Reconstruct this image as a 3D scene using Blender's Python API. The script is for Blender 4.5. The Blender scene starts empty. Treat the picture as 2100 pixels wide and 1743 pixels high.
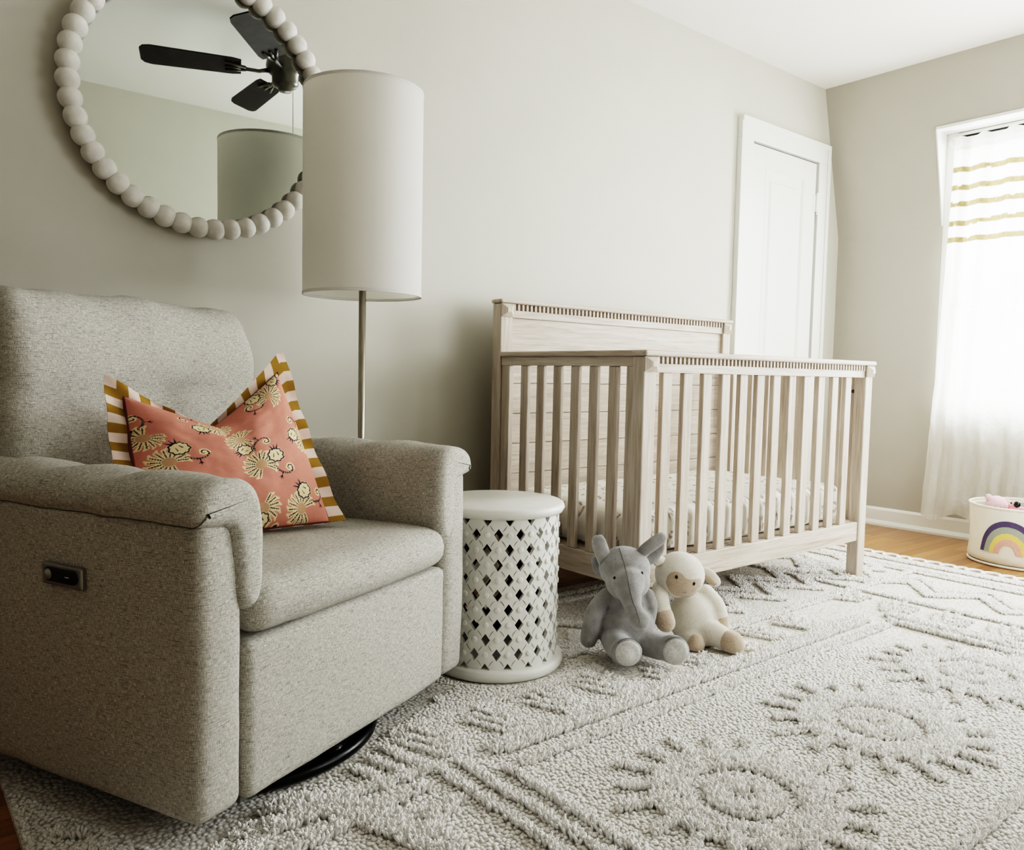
import bpy, bmesh, math, random
import numpy as np
from mathutils import Vector, Matrix, noise as mnoise
random.seed(7); rng = np.random.default_rng(7)
C = bpy.context.scene.collection
PI = math.pi

# ------------------------------------------------------------------ camera
CAM = np.array([-4.4308, -2.4767, 0.8085]); YAW, PITCH, ROLL, FPX = .6822, -.0641, .0203, 1639.1
_cy, _sy, _cp, _sp = math.cos(YAW), math.sin(YAW), math.cos(PITCH), math.sin(PITCH)
_fw = np.array([_sy*_cp, _cy*_cp, _sp]); _rt = np.array([_cy, -_sy, 0.]); _up = np.cross(_rt, _fw)
_c, _s = math.cos(ROLL), math.sin(ROLL)
CR, CU = _c*_rt + _s*_up, -_s*_rt + _c*_up
cd = bpy.data.cameras.new('camera'); cam = bpy.data.objects.new('camera', cd); C.objects.link(cam)
cd.sensor_width = 36; cd.sensor_fit = 'HORIZONTAL'; cd.lens = FPX/2100*36; cd.clip_start = .02
cam.matrix_world = Matrix(((CR[0], CU[0], -_fw[0], CAM[0]), (CR[1], CU[1], -_fw[1], CAM[1]), (CR[2], CU[2], -_fw[2], CAM[2]), (0, 0, 0, 1)))
bpy.context.scene.camera = cam
def at(u, v, d):                    # a point of the room measured in the photograph at distance d
    return Vector(CAM + d*((u-1050)/FPX*CR - (v-871.5)/FPX*CU + _fw))
def sizeat(px, d): return px*d/FPX

# ------------------------------------------------------------------ materials
def lin(c):
    return tuple(((x/255)/12.92 if x/255 <= .04045 else ((x/255+.055)/1.055)**2.4) for x in c) + (1.,)
class NT:
    def __init__(s, name):
        s.m = bpy.data.materials.new(name); s.m.use_nodes = True; s.t = s.m.node_tree
        s.b = s.t.nodes['Principled BSDF']; s.out = s.t.nodes['Material Output']
    def n(s, t, **kw):
        x = s.t.nodes.new(t)
        for k, v in kw.items():
            if k in x.inputs.keys(): x.inputs[k].default_value = v
            else: setattr(x, k, v)
        return x
    def l(s, a, b): s.t.links.new(a, b)
    def coords(s, scale=(1, 1, 1), uv=False, rot=(0, 0, 0)):
        tc = s.n('ShaderNodeTexCoord'); mp = s.n('ShaderNodeMapping')
        mp.inputs['Scale'].default_value = scale; mp.inputs['Rotation'].default_value = rot
        s.l(tc.outputs['UV' if uv else 'Object'], mp.inputs['Vector']); return mp.outputs['Vector']
    def noise(s, vec, scale, detail=3, rough=.5, dist=0):
        x = s.n('ShaderNodeTexNoise', Scale=scale, Detail=detail, Roughness=rough, Distortion=dist); s.l(vec, x.inputs['Vector']); return x.outputs['Fac']
    def ramp(s, fac, stops):
        x = s.n('ShaderNodeValToRGB'); e = x.color_ramp.elements
        while len(e) < len(stops): e.new(.5)
        for k, (p, c) in enumerate(stops): e[k].position = p; e[k].color = lin(c)
        s.l(fac, x.inputs['Fac']); return x.outputs['Color']
    def mix(s, fac, a, b, mode='MIX'):
        x = s.n('ShaderNodeMix'); x.data_type = 'RGBA'; x.blend_type = mode
        for sock, val in ((x.inputs[0], fac), (x.inputs[6], a), (x.inputs[7], b)):
            if isinstance(val, (int, float, tuple)): sock.default_value = val
            else: s.l(val, sock)
        return x.outputs[2]
    def bump(s, h, strength, dist=.001, normal=None):
        x = s.n('ShaderNodeBump', Strength=strength, Distance=dist); s.l(h, x.inputs['Height'])
        if normal is not None: s.l(normal, x.inputs['Normal'])
        s.l(x.outputs['Normal'], s.b.inputs['Normal']); return x.outputs['Normal']
    def math(s, op, a, b=0.):
        x = s.n('ShaderNodeMath'); x.operation = op
        for sock, val in ((x.inputs[0], a), (x.inputs[1], b)):
            if isinstance(val, (int, float)): sock.default_value = val
            else: s.l(val, sock)
        return x.outputs[0]
    def set(s, color=None, rough=None, metal=None, **kw):
        if color is not None:
            if isinstance(color, tuple): s.b.inputs['Base Color'].default_value = color if len(color) == 4 else lin(color)
            else: s.l(color, s.b.inputs['Base Color'])
        if rough is not None: s.b.inputs['Roughness'].default_value = rough
        if metal is not None: s.b.inputs['Metallic'].default_value = metal
        for k, v in kw.items(): s.b.inputs[k].default_value = v
        return s.m

def simple(name, col, rough=.5, metal=0., bump=None, var=None, **kw):
    t = NT(name); c = col
    if var or bump:
        v = t.coords()
    if var:
        n = t.noise(v, var[0], 4, .6); d = var[1]
        c = t.ramp(n, [(.3, tuple(max(0, x-d) for x in col)), (.7, tuple(min(255, x+d) for x in col))])
    if bump:
        t.bump(t.noise(v, bump[0], 4, .6), bump[1], bump[2] if len(bump) > 2 else .001)
    return t.set(c, rough, metal, **kw)

M = {}
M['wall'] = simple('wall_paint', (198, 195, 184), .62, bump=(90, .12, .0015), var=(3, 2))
M['wall_right'] = simple('wall_paint_right_shaded', (178, 174, 164), .65, bump=(90, .12, .0015), var=(3, 2))  # darker than the other walls: backlit shade put into the colour
M['wall_left'] = simple('bounce_cut_taupe', (168, 162, 152), .7, bump=(90, .12, .0015))  # unseen wall toned darker to cut light bounced onto the left side
M['ceiling'] = simple('ceiling_paint', (236, 234, 229), .75, bump=(40, .15, .002))
M['trim'] = simple('white_trim_paint', (231, 231, 225), .35, bump=(30, .05))
M['door'] = simple('white_door_paint', (229, 229, 223), .32, bump=(20, .06))
M['gap'] = simple('dark_gap', (60, 56, 50), .9)

def wood(name, axis, a, b, c, rough=.5):
    t = NT(name); sc = [38, 38, 38]; sc[axis] = 2.2
    v = t.coords(tuple(sc)); sc2 = [260, 260, 260]; sc2[axis] = 9
    v2 = t.coords(tuple(sc2))
    n1 = t.noise(v, 1.0, 5, .6, 1.2); n2 = t.noise(v2, 1.0, 3, .6)
    col = t.ramp(n1, [(.28, a), (.5, b), (.72, c)])
    col2 = t.ramp(n2, [(.30, (196, 186, 174)), (.52, (255, 255, 255))])
    col = t.mix(.55, col, col2, 'MULTIPLY')
    t.bump(n2, .25, .0008)
    return t.set(col, rough)
for k, ax in (('x', 0), ('y', 1), ('z', 2)):
    M['crib_'+k] = wood('whitewashed_oak_'+k, ax, (172, 159, 145), (196, 185, 172), (212, 203, 192), .55)
def floor_mat():
    t = NT('oak_floor'); tc = t.n('ShaderNodeTexCoord'); br = t.n('ShaderNodeTexBrick')
    br.offset = .37; br.inputs['Scale'].default_value = 1; br.inputs['Mortar Size'].default_value = .0008
    br.inputs['Brick Width'].default_value = .9; br.inputs['Row Height'].default_value = .057
    br.inputs['Color1'].default_value = lin((188, 142, 98)); br.inputs['Color2'].default_value = lin((152, 108, 70)); br.inputs['Mortar'].default_value = lin((70, 42, 26))
    br.inputs['Bias'].default_value = -.1
    t.l(tc.outputs['Object'], br.inputs['Vector'])
    v = t.coords((3, 60, 60)); n = t.noise(v, 1, 5, .65, .8)
    g = t.ramp(n, [(.25, (160, 150, 140)), (.7, (255, 255, 255))])
    col = t.mix(.6, br.outputs['Color'], g, 'MULTIPLY')
    t.bump(br.outputs['Fac'], -.3, .001)
    return t.set(col, .32)
M['floor'] = floor_mat()

def fabric_mat():
    t = NT('grey_heather_linen')
    tc = t.n('ShaderNodeTexCoord')
    def nz(sc, det=2):
        mp = t.n('ShaderNodeMapping'); mp.inputs['Scale'].default_value = sc; t.l(tc.outputs['UV'], mp.inputs['Vector'])
        return t.noise(mp.outputs['Vector'], 1.0, det, .6)
    h = nz((110, 900, 1)); v = nz((900, 110, 1)); h2 = nz((34, 480, 1), 4); v2 = nz((560, 24, 1), 3); big = nz((9, 9, 1), 3)
    thr = t.math('MULTIPLY', t.math('ADD', h, v), .5)
    col = t.ramp(thr, [(.36, (130, 127, 119)), (.44, (170, 167, 158)), (.53, (190, 187, 179)), (.62, (224, 221, 213))])
    st = t.ramp(h2, [(.34, (150, 148, 143)), (.47, (255, 255, 255))])
    col = t.mix(.55, col, st, 'MULTIPLY')
    st2 = t.ramp(v2, [(.58, (0, 0, 0)), (.68, (78, 76, 72))])
    col = t.mix(.9, col, st2, 'ADD')
    t.bump(thr, .75, .0014)
    return t.set(col, .95)
M['fabric'] = fabric_mat()
M['seam'] = simple('dark_seam_thread', (104, 100, 92), .95)
M['lining'] = simple('dark_grey_lining', (120, 117, 110), .95)
M['black'] = simple('black_metal', (16, 16, 17), .28, .6)
M['black_plastic'] = simple('black_plastic', (12, 12, 14), .25)
M['steel'] = simple('brushed_nickel', (168, 163, 152), .3, 1.0, bump=(300, .05))
M['silver'] = simple('satin_silver_plastic', (160, 158, 152), .35, .7)
M['brass'] = simple('aged_brass', (150, 120, 70), .35, .9)
M['bead'] = simple('chalky_white_wood_bead', (224, 221, 214), .8, bump=(110, .25, .002), var=(30, 10))
mm = NT('mirror_glass'); M['mirror'] = mm.set((232, 238, 234), .012, 1.0)
M['dark_back'] = simple('dark_backing', (40, 38, 36), .8)
M['table'] = simple('painted_white_wood', (228, 227, 221), .38, bump=(45, .12, .001), var=(14, 4))
M['inside'] = simple('dark_inside_face', (74, 68, 60), .9)  # inner shell coloured darker than the outside
M['groove'] = simple('dark_carved_groove', (120, 116, 106), .9)
def shade_mat():
    t = NT('white_linen_shade'); v = t.coords((1, 1, 1)); n = t.noise(v, 520, 2)
    t.bump(n, .1, .0006)
    t.set((250, 249, 246), .9)
    tr = t.n('ShaderNodeBsdfTranslucent'); tr.inputs['Color'].default_value = lin((246, 244, 238))
    mx = t.n('ShaderNodeMixShader'); mx.inputs[0].default_value = .5
    t.l(t.b.outputs[0], mx.inputs[1]); t.l(tr.outputs[0], mx.inputs[2]); t.l(mx.outputs[0], t.out.inputs[0]); return t.m
M['shade'] = shade_mat()
M['fan_blade'] = simple('dark_walnut_fan_blade', (38, 30, 25), .75, var=(20, 8))
M['fan_metal'] = simple('gunmetal', (98, 95, 90), .3, .9)

def vcol_mat(name, rough=.9, bump=(300, .2, .001), sheen=0., uvscale=None):
    t = NT(name); a = t.n('ShaderNodeVertexColor'); a.layer_name = 'Col'
    if bump: t.bump(t.noise(t.coords(), bump[0], 3, .6), bump[1], bump[2])
    return t.set(a.outputs['Color'], rough, **({'Sheen Weight': sheen} if sheen else {}))
M['pillow'] = vcol_mat('printed_coral_linen', .95, (420, .35, .001))
M['sheet'] = vcol_mat('printed_crib_sheet', .95, (60, .3, .004))

def plush(name, col, d=14, scale=160, strength=.6):
    t = NT(name); v = t.coords(); n = t.noise(v, 28, 4, .65); f = t.noise(v, scale*3, 3, .7)
    c1 = t.ramp(n, [(.3, tuple(max(0, x-d) for x in col)), (.7, tuple(min(255, x+d*.8) for x in col))])
    g = t.ramp(f, [(.3, (190, 190, 190)), (.6, (255, 255, 255))])
    t.bump(f, strength, .004)
    return t.set(t.mix(.6, c1, g, 'MULTIPLY'), 1., **{'Sheen Weight': .5, 'Sheen Roughness': .5})
M['ele'] = plush('grey_plush', (164, 162, 160), 18)
M['ele_pad'] = plush('pale_grey_satin_pad', (208, 206, 202), 6, 60, .25)
M['lamb'] = plush('cream_plush', (240, 234, 221), 6)
M['tan'] = plush('tan_plush', (196, 178, 158), 8, 90, .3)
M['pink'] = plush('pink_plush', (240, 196, 200), 12)
M['rose'] = plush('rose_felt', (235, 150, 160), 8, 60, .2)
M['thread'] = simple('dark_grey_thread', (112, 111, 110), .9)
M['eye'] = simple('black_bead_eye', (14, 12, 12), .15)
M['canvas'] = simple('cream_canvas', (232, 226, 212), .9, bump=(220, .2, .001), var=(9, 5))
M['canvas_in'] = simple('grey_green_lining', (176, 178, 168), .95)
for nm, c in (('indigo', (88, 78, 108)), ('sage', (156, 164, 152)), ('yellow', (226, 202, 122)), ('blush', (222, 168, 156))):
    M[nm] = simple('felt_'+nm, c, 1., bump=(350, .6, .002), var=(260, 12))

def rug_mat():
    t = NT('ivory_loop_wool'); v = t.coords()
    vo = t.n('ShaderNodeTexVoronoi', Scale=105.); vo.inputs['Randomness'].default_value = .85; t.l(v, vo.inputs['Vector'])
    n = t.noise(v, 9, 4, .6)
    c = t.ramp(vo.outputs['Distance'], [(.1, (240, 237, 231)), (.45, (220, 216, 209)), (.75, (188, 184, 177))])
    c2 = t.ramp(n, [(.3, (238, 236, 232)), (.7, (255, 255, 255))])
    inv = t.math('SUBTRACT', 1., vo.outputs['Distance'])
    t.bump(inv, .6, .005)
    return t.set(t.mix(.8, c, c2, 'MULTIPLY'), 1.)
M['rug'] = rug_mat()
def pile_mat():
    t = NT('ivory_cut_pile'); v = t.coords(); n = t.noise(v, 60, 3, .6); a = t.n('ShaderNodeVertexColor'); a.layer_name = 'Col'
    c = t.ramp(n, [(.3, (243, 240, 235)), (.7, (254, 252, 249))])
    return t.set(t.mix(1., c, a.outputs['Color'], 'MULTIPLY'), 1., **{'Sheen Weight': .3})
M['pile'] = pile_mat()

def curtain_mat():
    t = NT('sheer_curtain_cloth'); a = t.n('ShaderNodeVertexColor'); a.layer_name = 'Col'
    nv = t.noise(t.coords((1, 1, 1)), 14, 5, .6, 1.0); t.bump(nv, .5, .02)
    tl = t.n('ShaderNodeBsdfTranslucent'); df = t.n('ShaderNodeBsdfDiffuse'); tp = t.n('ShaderNodeBsdfTransparent')
    t.l(a.outputs['Color'], tl.inputs[0]); t.l(a.outputs['Color'], df.inputs[0]); t.l(a.outputs['Color'], tp.inputs[0])
    bn = [x for x in t.t.nodes if x.type == 'BUMP'][0]; t.l(bn.outputs[0], tl.inputs['Normal']); t.l(bn.outputs[0], df.inputs['Normal'])
    m1 = t.n('ShaderNodeMixShader'); m1.inputs[0].default_value = .5; t.l(tl.outputs[0], m1.inputs[1]); t.l(df.outputs[0], m1.inputs[2])
    m2 = t.n('ShaderNodeMixShader'); m2.inputs[0].default_value = .22; t.l(m1.outputs[0], m2.inputs[1]); t.l(tp.outputs[0], m2.inputs[2])
    t.l(m2.outputs[0], t.out.inputs[0]); return t.m
M['curtain'] = curtain_mat()
def glass_mat():
    t = NT('window_glass'); tp = t.n('ShaderNodeBsdfTransparent'); gl = t.n('ShaderNodeBsdfGlossy', Roughness=.02)
    mx = t.n('ShaderNodeMixShader'); mx.inputs[0].default_value = .06; t.l(tp.outputs[0], mx.inputs[1]); t.l(gl.outputs[0], mx.inputs[2]); t.l(mx.outputs[0], t.out.inputs[0]); return t.m
M['glass'] = glass_mat()

# ------------------------------------------------------------------ object helpers
def tag(o, label=None, cat=None, group=None, kind=None):
    if label: o['label'] = label
    if cat: o['category'] = cat
    if group: o['group'] = group
    if kind: o['kind'] = kind
    return o
def empty(name, label, cat, loc=(0, 0, 0), rz=0, group=None):
    o = bpy.data.objects.new(name, None); C.objects.link(o); o.location = loc; o.rotation_euler = (0, 0, rz); o.empty_display_size = .05
    return tag(o, label, cat, group)
def link(name, me, mat, parent=None, smooth=True):
    o = bpy.data.objects.new(name, me); C.objects.link(o)
    for m in (mat if isinstance(mat, (list, tuple)) else [mat]): me.materials.append(m)
    if smooth: me.polygons.foreach_set('use_smooth', [True]*len(me.polygons))
    if parent is not None: o.parent = parent
    return o
def from_np(name, V, F, mat, parent=None, smooth=True, cols=None, midx=None):
    me = bpy.data.meshes.new(name); V = np.asarray(V, dtype=np.float32)
    if isinstance(F, np.ndarray):
        n, k = F.shape
        me.vertices.add(len(V)); me.vertices.foreach_set('co', V.ravel())
        me.loops.add(n*k); me.loops.foreach_set('vertex_index', F.astype(np.int32).ravel())
        me.polygons.add(n); me.polygons.foreach_set('loop_start', np.arange(0, n*k, k, dtype=np.int32))
        try: me.polygons.foreach_set('loop_total', np.full(n, k, dtype=np.int32))
        except Exception: pass
        me.update(calc_edges=True); me.validate()
    else:
        me.from_pydata([tuple(map(float, v)) for v in V], [], [tuple(int(i) for i in f) for f in F]); me.update()
    if cols is not None:
        ca = me.color_attributes.new('Col', 'FLOAT_COLOR', 'POINT'); cc = np.ones((len(V), 4), np.float32); cc[:, :3] = cols; ca.data.foreach_set('color', cc.ravel())
    o = link(name, me, mat, parent, smooth)
    if midx is not None: me.polygons.foreach_set('material_index', np.asarray(midx, np.int32))
    return o
class MB:
    """collects simple solids and links them as ONE mesh object"""
    def __init__(s): s.V = []; s.F = []; s.mi = []
    def add(s, V, F, mi=0):
        b = len(s.V); s.V += [tuple(v) for v in V]; s.F += [tuple(b+i for i in f) for f in F]; s.mi += [mi]*len(F); return s
    def box(s, x0, x1, y0, y1, z0, z1, mi=0):
        return s.add([(x0,y0,z0),(x1,y0,z0),(x1,y1,z0),(x0,y1,z0),(x0,y0,z1),(x1,y0,z1),(x1,y1,z1),(x0,y1,z1)],
                     [(0,3,2,1),(4,5,6,7),(0,1,5,4),(1,2,6,5),(2,3,7,6),(3,0,4,7)], mi)
    def tube(s, pts, r, seg=10, mi=0, caps=True):
        V, F = tube_np(pts, r, seg, caps); return s.add(V, F, mi)
    def lathe(s, prof, seg=48, c=(0, 0, 0), mi=0):
        V = []; F = []; n = len(prof)
        for k in range(seg):
            a = 2*PI*k/seg
            for r, z in prof: V.append((c[0]+r*math.cos(a), c[1]+r*math.sin(a), c[2]+z))
        for k in range(seg):
            k2 = (k+1) % seg
            for i in range(n-1): F.append((k*n+i, k2*n+i, k2*n+i+1, k*n+i+1))
        return s.add(V, F, mi)
    def build(s, name, mat, parent=None, smooth=False, bevel=0., bseg=2):
        me = bpy.data.meshes.new(name); me.from_pydata(s.V, [], s.F)
        bm = bmesh.new(); bm.from_mesh(me); bmesh.ops.recalc_face_normals(bm, faces=bm.faces); bm.to_mesh(me); bm.free(); me.update()
        o = link(name, me, mat, parent, smooth)
        if any(s.mi): me.polygons.foreach_set('material_index', s.mi)
        if bevel:
            b = o.modifiers.new('bevel', 'BEVEL'); b.width = bevel; b.segments = bseg; b.limit_method = 'ANGLE'; b.angle_limit = .6
        return o
def tube_np(pts, r, seg=10, caps=True):
    P = [Vector(p) for p in pts]; n = len(P); rs = [r]*n if isinstance(r, (int, float)) else list(r)
    T = [(P[min(i+1, n-1)]-P[max(i-1, 0)]).normalized() for i in range(n)]
    u = T[0].orthogonal().normalized(); V = []; F = []
    for i in range(n):
        u = (u - T[i]*u.dot(T[i])).normalized(); w = T[i].cross(u)
        for k in range(seg):
            a = 2*PI*k/seg; V.append(P[i] + (u*math.cos(a)+w*math.sin(a))*rs[i])
    for i in range(n-1):
        for k in range(seg):
            k2 = (k+1) % seg; F.append((i*seg+k, i*seg+k2, (i+1)*seg+k2, (i+1)*seg+k))
    if caps: F.append(tuple(range(seg-1, -1, -1))); F.append(tuple((n-1)*seg+k for k in range(seg)))
    return V, F
def spline(pts, n=8):
    P = [np.array(p, float) for p in pts]; out = []
    for i in range(len(P)-1):
        p0, p1, p2, p3 = P[max(i-1, 0)], P[i], P[i+1], P[min(i+2, len(P)-1)]
        for k in range(n):
            t = k/n; out.append(.5*((2*p1)+(-p0+p2)*t+(2*p0-5*p1+4*p2-p3)*t*t+(-p0+3*p1-3*p2+p3)*t**3))
    out.append(P[-1]); return out
def limb(pts, rad, n=7):
    """a tapered stuffed limb with round ends, as tube path and radii"""
    Q = spline([tuple(p)+(r,) for p, r in zip(pts, rad)], n); P = [q[:3] for q in Q]; R = [max(.002, q[3]) for q in Q]
    a = P[0]-P[1]; a = a/np.linalg.norm(a); b = P[-1]-P[-2]; b = b/np.linalg.norm(b); pre = []; post = []
    for t in (.05, .35, .7, 1.05, 1.3):
        pre.append((P[0]+a*R[0]*math.cos(t), R[0]*math.sin(t)))
        post.append((P[-1]+b*R[-1]*math.cos(t), R[-1]*math.sin(t)))
    L = pre + list(zip(P, R)) + post[::-1]
    return [l[0] for l in L], [l[1] for l in L]
def ellipsoid(c, r, rot=None, nu=24, nv=14):
    V = []; F = []; c = Vector(c)
    for j in range(nv+1):
        t = PI*j/nv
        for i in range(nu):
            a = 2*PI*i/nu; v = Vector((r[0]*math.sin(t)*math.cos(a), r[1]*math.sin(t)*math.sin(a), r[2]*math.cos(t)))
            if rot is not None: v = rot @ v
            V.append(c+v)
    for j in range(nv):
        for i in range(nu):
            i2 = (i+1) % nu; F.append((j*nu+i, (j+1)*nu+i, (j+1)*nu+i2, j*nu+i2))
    return V, F
def remeshed(o, voxel=.004, it=6, f=.5):
    m = o.modifiers.new('remesh', 'REMESH'); m.mode = 'VOXEL'; m.voxel_size = voxel; m.use_smooth_shade = True
    s = o.modifiers.new('smooth', 'SMOOTH'); s.iterations = it; s.factor = f
    return o
def rbox(x0, x1, y0, y1, z0, z1, r, res=.018, deform=None):
    """rounded, finely divided box; returns numpy verts and quads"""
    lo = np.array([x0, y0, z0]); hi = np.array([x1, y1, z1]); n = [max(4, int((hi[i]-lo[i])/res)) for i in range(3)]
    idx = {}; V = []; F = []
    ticks = []
    for i in range(3):
        L = hi[i]-lo[i]; rr = min(r, L*.49); t = [0, .12*rr, .3*rr, .6*rr, rr]; m = max(2, int((L-2*rr)/res)); mid = [rr+(L-2*rr)*k/m for k in range(1, m)]
        ticks.append(np.array(t+mid+[L-x for x in t[::-1]])+lo[i])
    N = [len(t)-1 for t in ticks]
    def vid(i, j, k):
        if (i, j, k) not in idx: idx[(i, j, k)] = len(V); V.append((ticks[0][i], ticks[1][j], ticks[2][k]))
        return idx[(i, j, k)]
    for ax in range(3):
        a, b = (ax+1) % 3, (ax+2) % 3
        for side in (0, N[ax]):
            for p in range(N[a]):
                for q in range(N[b]):
                    f = []
                    for dp, dq in ((0, 0), (1, 0), (1, 1), (0, 1)):
                        t = [0, 0, 0]; t[ax] = side; t[a] = p+dp; t[b] = q+dq; f.append(vid(*t))
                    F.append(f if side else f[::-1])
    V = np.array(V); rr = np.minimum(r, (hi-lo)*.49); inner = np.clip(V, lo+rr, hi-rr); d = (V-inner)/rr
    ln = np.maximum(np.linalg.norm(d, axis=1), 1e-9)[:, None]; mx = np.abs(d).max(axis=1)[:, None]
    V = inner + d/ln*np.where(mx > 0, np.minimum(1, ln), 1)*rr if False else inner + d/ln*rr
    return V, np.array(F)
def fbm(V, scale, amp, seed=0., oct=3):
    return np.array([amp*mnoise.fractal(Vector((float(v[0])*scale+seed, float(v[1])*scale+seed*.7, float(v[2])*scale-seed)), 1.0, 2.0, oct) for v in V])
def vnormals(V, F):
    fn = np.cross(V[F[:, 2]]-V[F[:, 0]], V[F[:, 3]]-V[F[:, 1]]); N = np.zeros_like(V)
    for k in range(4): np.add.at(N, F[:, k], fn)
    return N/np.maximum(np.linalg.norm(N, axis=1), 1e-12)[:, None]
def box_uv(o, s=1.):
    me = o.data; uv = me.uv_layers.new(name='UVMap'); co = np.empty(len(me.vertices)*3, np.float32); me.vertices.foreach_get('co', co); co = co.reshape(-1, 3)
    out = np.zeros((len(me.loops), 2), np.float32)
    for p in me.polygons:
        n = p.normal; ax = max(range(3), key=lambda i: abs(n[i])*(1.15 if i == 1 else 1))
        a, b = {0: (1, 2), 1: (0, 2), 2: (0, 1)}[ax]
        for li in p.loop_indices:
            c = co[me.loops[li].vertex_index]; out[li] = (c[a]*s, c[b]*s)
    uv.data.foreach_set('uv', out.ravel())

# ------------------------------------------------------------------ room shell
H, ZK, DS, XL, YF = 2.431, 1.63, .208, -5.6, -2.77
WY0, WY1, WZ0, WZ1 = -.58, -2.16, .655, 2.10
def sx(z): return -DS*(z-ZK)/(H-ZK)
def quad_obj(name, quads, mat, kind='structure'):
    mb = MB()
    for q in quads: mb.add(q, [tuple(range(len(q)))])
    me = bpy.data.meshes.new(name); me.from_pydata(mb.V, [], mb.F); me.update()
    o = link(name, me, mat, None, False); o['kind'] = kind; return o
fl = MB().box(XL-.1, .3, YF-.1, .1, -.05, 0).build('floor', M['floor']); tag(fl, kind='structure')
ce = MB().box(XL-.1, .3, YF-.1, .1, H, H+.05).build('ceiling', M['ceiling']); tag(ce, kind='structure')
wb = MB().box(XL-.1, .12, 0, .1, 0, H).build('wall_back', M['wall']); tag(wb, kind='structure')
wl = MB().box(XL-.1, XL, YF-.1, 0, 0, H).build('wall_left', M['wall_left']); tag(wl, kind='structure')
# front wall; its opening behind the viewer is added for unseen fill light
w2x0, w2x1, w2z0, w2z1 = -2.25, -.55, .6, 1.66
wf = MB().box(XL-.1, w2x0, YF-.1, YF, 0, H).box(w2x1, .12, YF-.1, YF, 0, H).box(w2x0, w2x1, YF-.1, YF, 0, w2z0).box(w2x0, w2x1, YF-.1, YF, w2z1, H).build('wall_front', M['wall']); tag(wf, kind='structure')
def S(y, z): return (sx(z), y, z)
T = .12
def slab(quad):     # give a wall quad thickness outwards (+x)
    return [tuple(p) for p in quad]
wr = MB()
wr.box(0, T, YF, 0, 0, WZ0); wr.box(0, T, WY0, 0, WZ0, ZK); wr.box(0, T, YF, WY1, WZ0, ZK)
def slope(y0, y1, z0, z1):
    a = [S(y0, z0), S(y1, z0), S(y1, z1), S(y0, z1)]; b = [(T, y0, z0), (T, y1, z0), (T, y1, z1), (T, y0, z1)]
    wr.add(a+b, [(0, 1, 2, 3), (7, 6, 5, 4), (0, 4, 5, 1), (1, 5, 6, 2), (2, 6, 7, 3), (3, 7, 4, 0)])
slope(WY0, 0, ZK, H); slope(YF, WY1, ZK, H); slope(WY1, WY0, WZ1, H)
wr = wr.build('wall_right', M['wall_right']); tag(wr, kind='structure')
# baseboards
def baseboard(name, pts):
    prof = [(0, 0), (.030, 0), (.030, .012), (.022, .024), (.014, .03), (.014, .088), (.008, .098), (0, .1005)]
    (ax, ay), (bx, by) = pts; d = Vector((bx-ax, by-ay, 0)).normalized(); nrm = Vector((d.y, -d.x, 0))
    V = []; n = len(prof)
    for p in (Vector((ax, ay, 0)), Vector((bx, by, 0))):
        V += [p + nrm*a + Vector((0, 0, b)) for a, b in prof]
    F = [(i, i+1, n+i+1, n+i) for i in range(n-1)] + [tuple(range(n))[::-1], tuple(range(n, 2*n))]
    o = MB().add(V, F).build(name, M['trim']); tag(o, kind='structure')
baseboard('baseboard_right', ((0, 0), (0, YF)))
baseboard('baseboard_back', ((XL, 0), (-1.004, 0)))
# door_1 : casing, slab with a recessed long panel, hinge, handle
d1 = bpy.data.objects.new('door_1', None); C.objects.link(d1); d1['kind'] = 'structure'
cs = MB(); t = .030
cs.box(-1.004, -.905, -t, 0, 0, 2.01); cs.box(-.283, -.176, -t, 0, 0, 2.01); cs.box(-1.004, -.176, -t, 0, 2.01, 2.117)
cs.box(-.205, -.176, -t-.007, -t, 0, 2.09); cs.box(-1.004, -.176, -t-.007, -t, 2.09, 2.117)
cs.build('casing', M['trim'], d1, bevel=.003)
pn = MB(); X0, X1, Z1 = -.898, -.301, 2.000
px0, px1, pz1 = X0+.115, X1-.118, 1.900
pn.box(X0, px0, -.022, -.002, .02, Z1); pn.box(px1, X1, -.022, -.002, .02, Z1); pn.box(px0, px1, -.022, -.002, pz1, Z1); pn.box(px0, px1, -.022, -.002, .02, .22)
def frame_ring(mb, x0, x1, z0, z1, w, ya, yb):   # sloped moulding ring from depth ya (outer) to yb (inner)
    o = [(x0, z0), (x1, z0), (x1, z1), (x0, z1)]; i = [(x0+w, z0+w), (x1-w, z0+w), (x1-w, z1-w), (x0+w, z1-w)]
    V = [(a, ya, b) for a, b in o]+[(a, yb, b) for a, b in i]
    mb.add(V, [(k, (k+1) % 4, 4+(k+1) % 4, 4+k) for k in range(4)])
frame_ring(pn, px0, px1, .22, pz1, .012, -.022, -.010); frame_ring(pn, px0+.012, px1-.012, .232, pz1-.012, .045, -.010, -.008)
frame_ring(pn, px0+.057, px1-.057, .277, pz1-.057, .012, -.008, -.015)
pn.add([(px0+.069, -.015, .289), (px1-.069, -.015, .289), (px1-.069, -.015, pz1-.069), (px0+.069, -.015, pz1-.069)], [(0, 1, 2, 3)])
pn.build('door_panel', M['door'], d1, bevel=.0015)
MB().box(-.905, -.283, -.004, -.001, .0, 2.01).build('reveal_gap', M['gap'], d1)
hg = MB(); hg.tube([(-.296, -.03, 1.735), (-.296, -.03, 1.835)], .007, 10)
for z in (1.728, 1.838): hg.lathe([(0, -.006), (.006, -.003), (.006, .003), (0, .006)], 10, (-.296, -.03, z))
hg.box(-.322, -.297, -.025, -.021, 1.74, 1.83); hg.box(-.295, -.272, -.033, -.029, 1.74, 1.83)
hg.build('hinge', M['trim'], d1)
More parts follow.
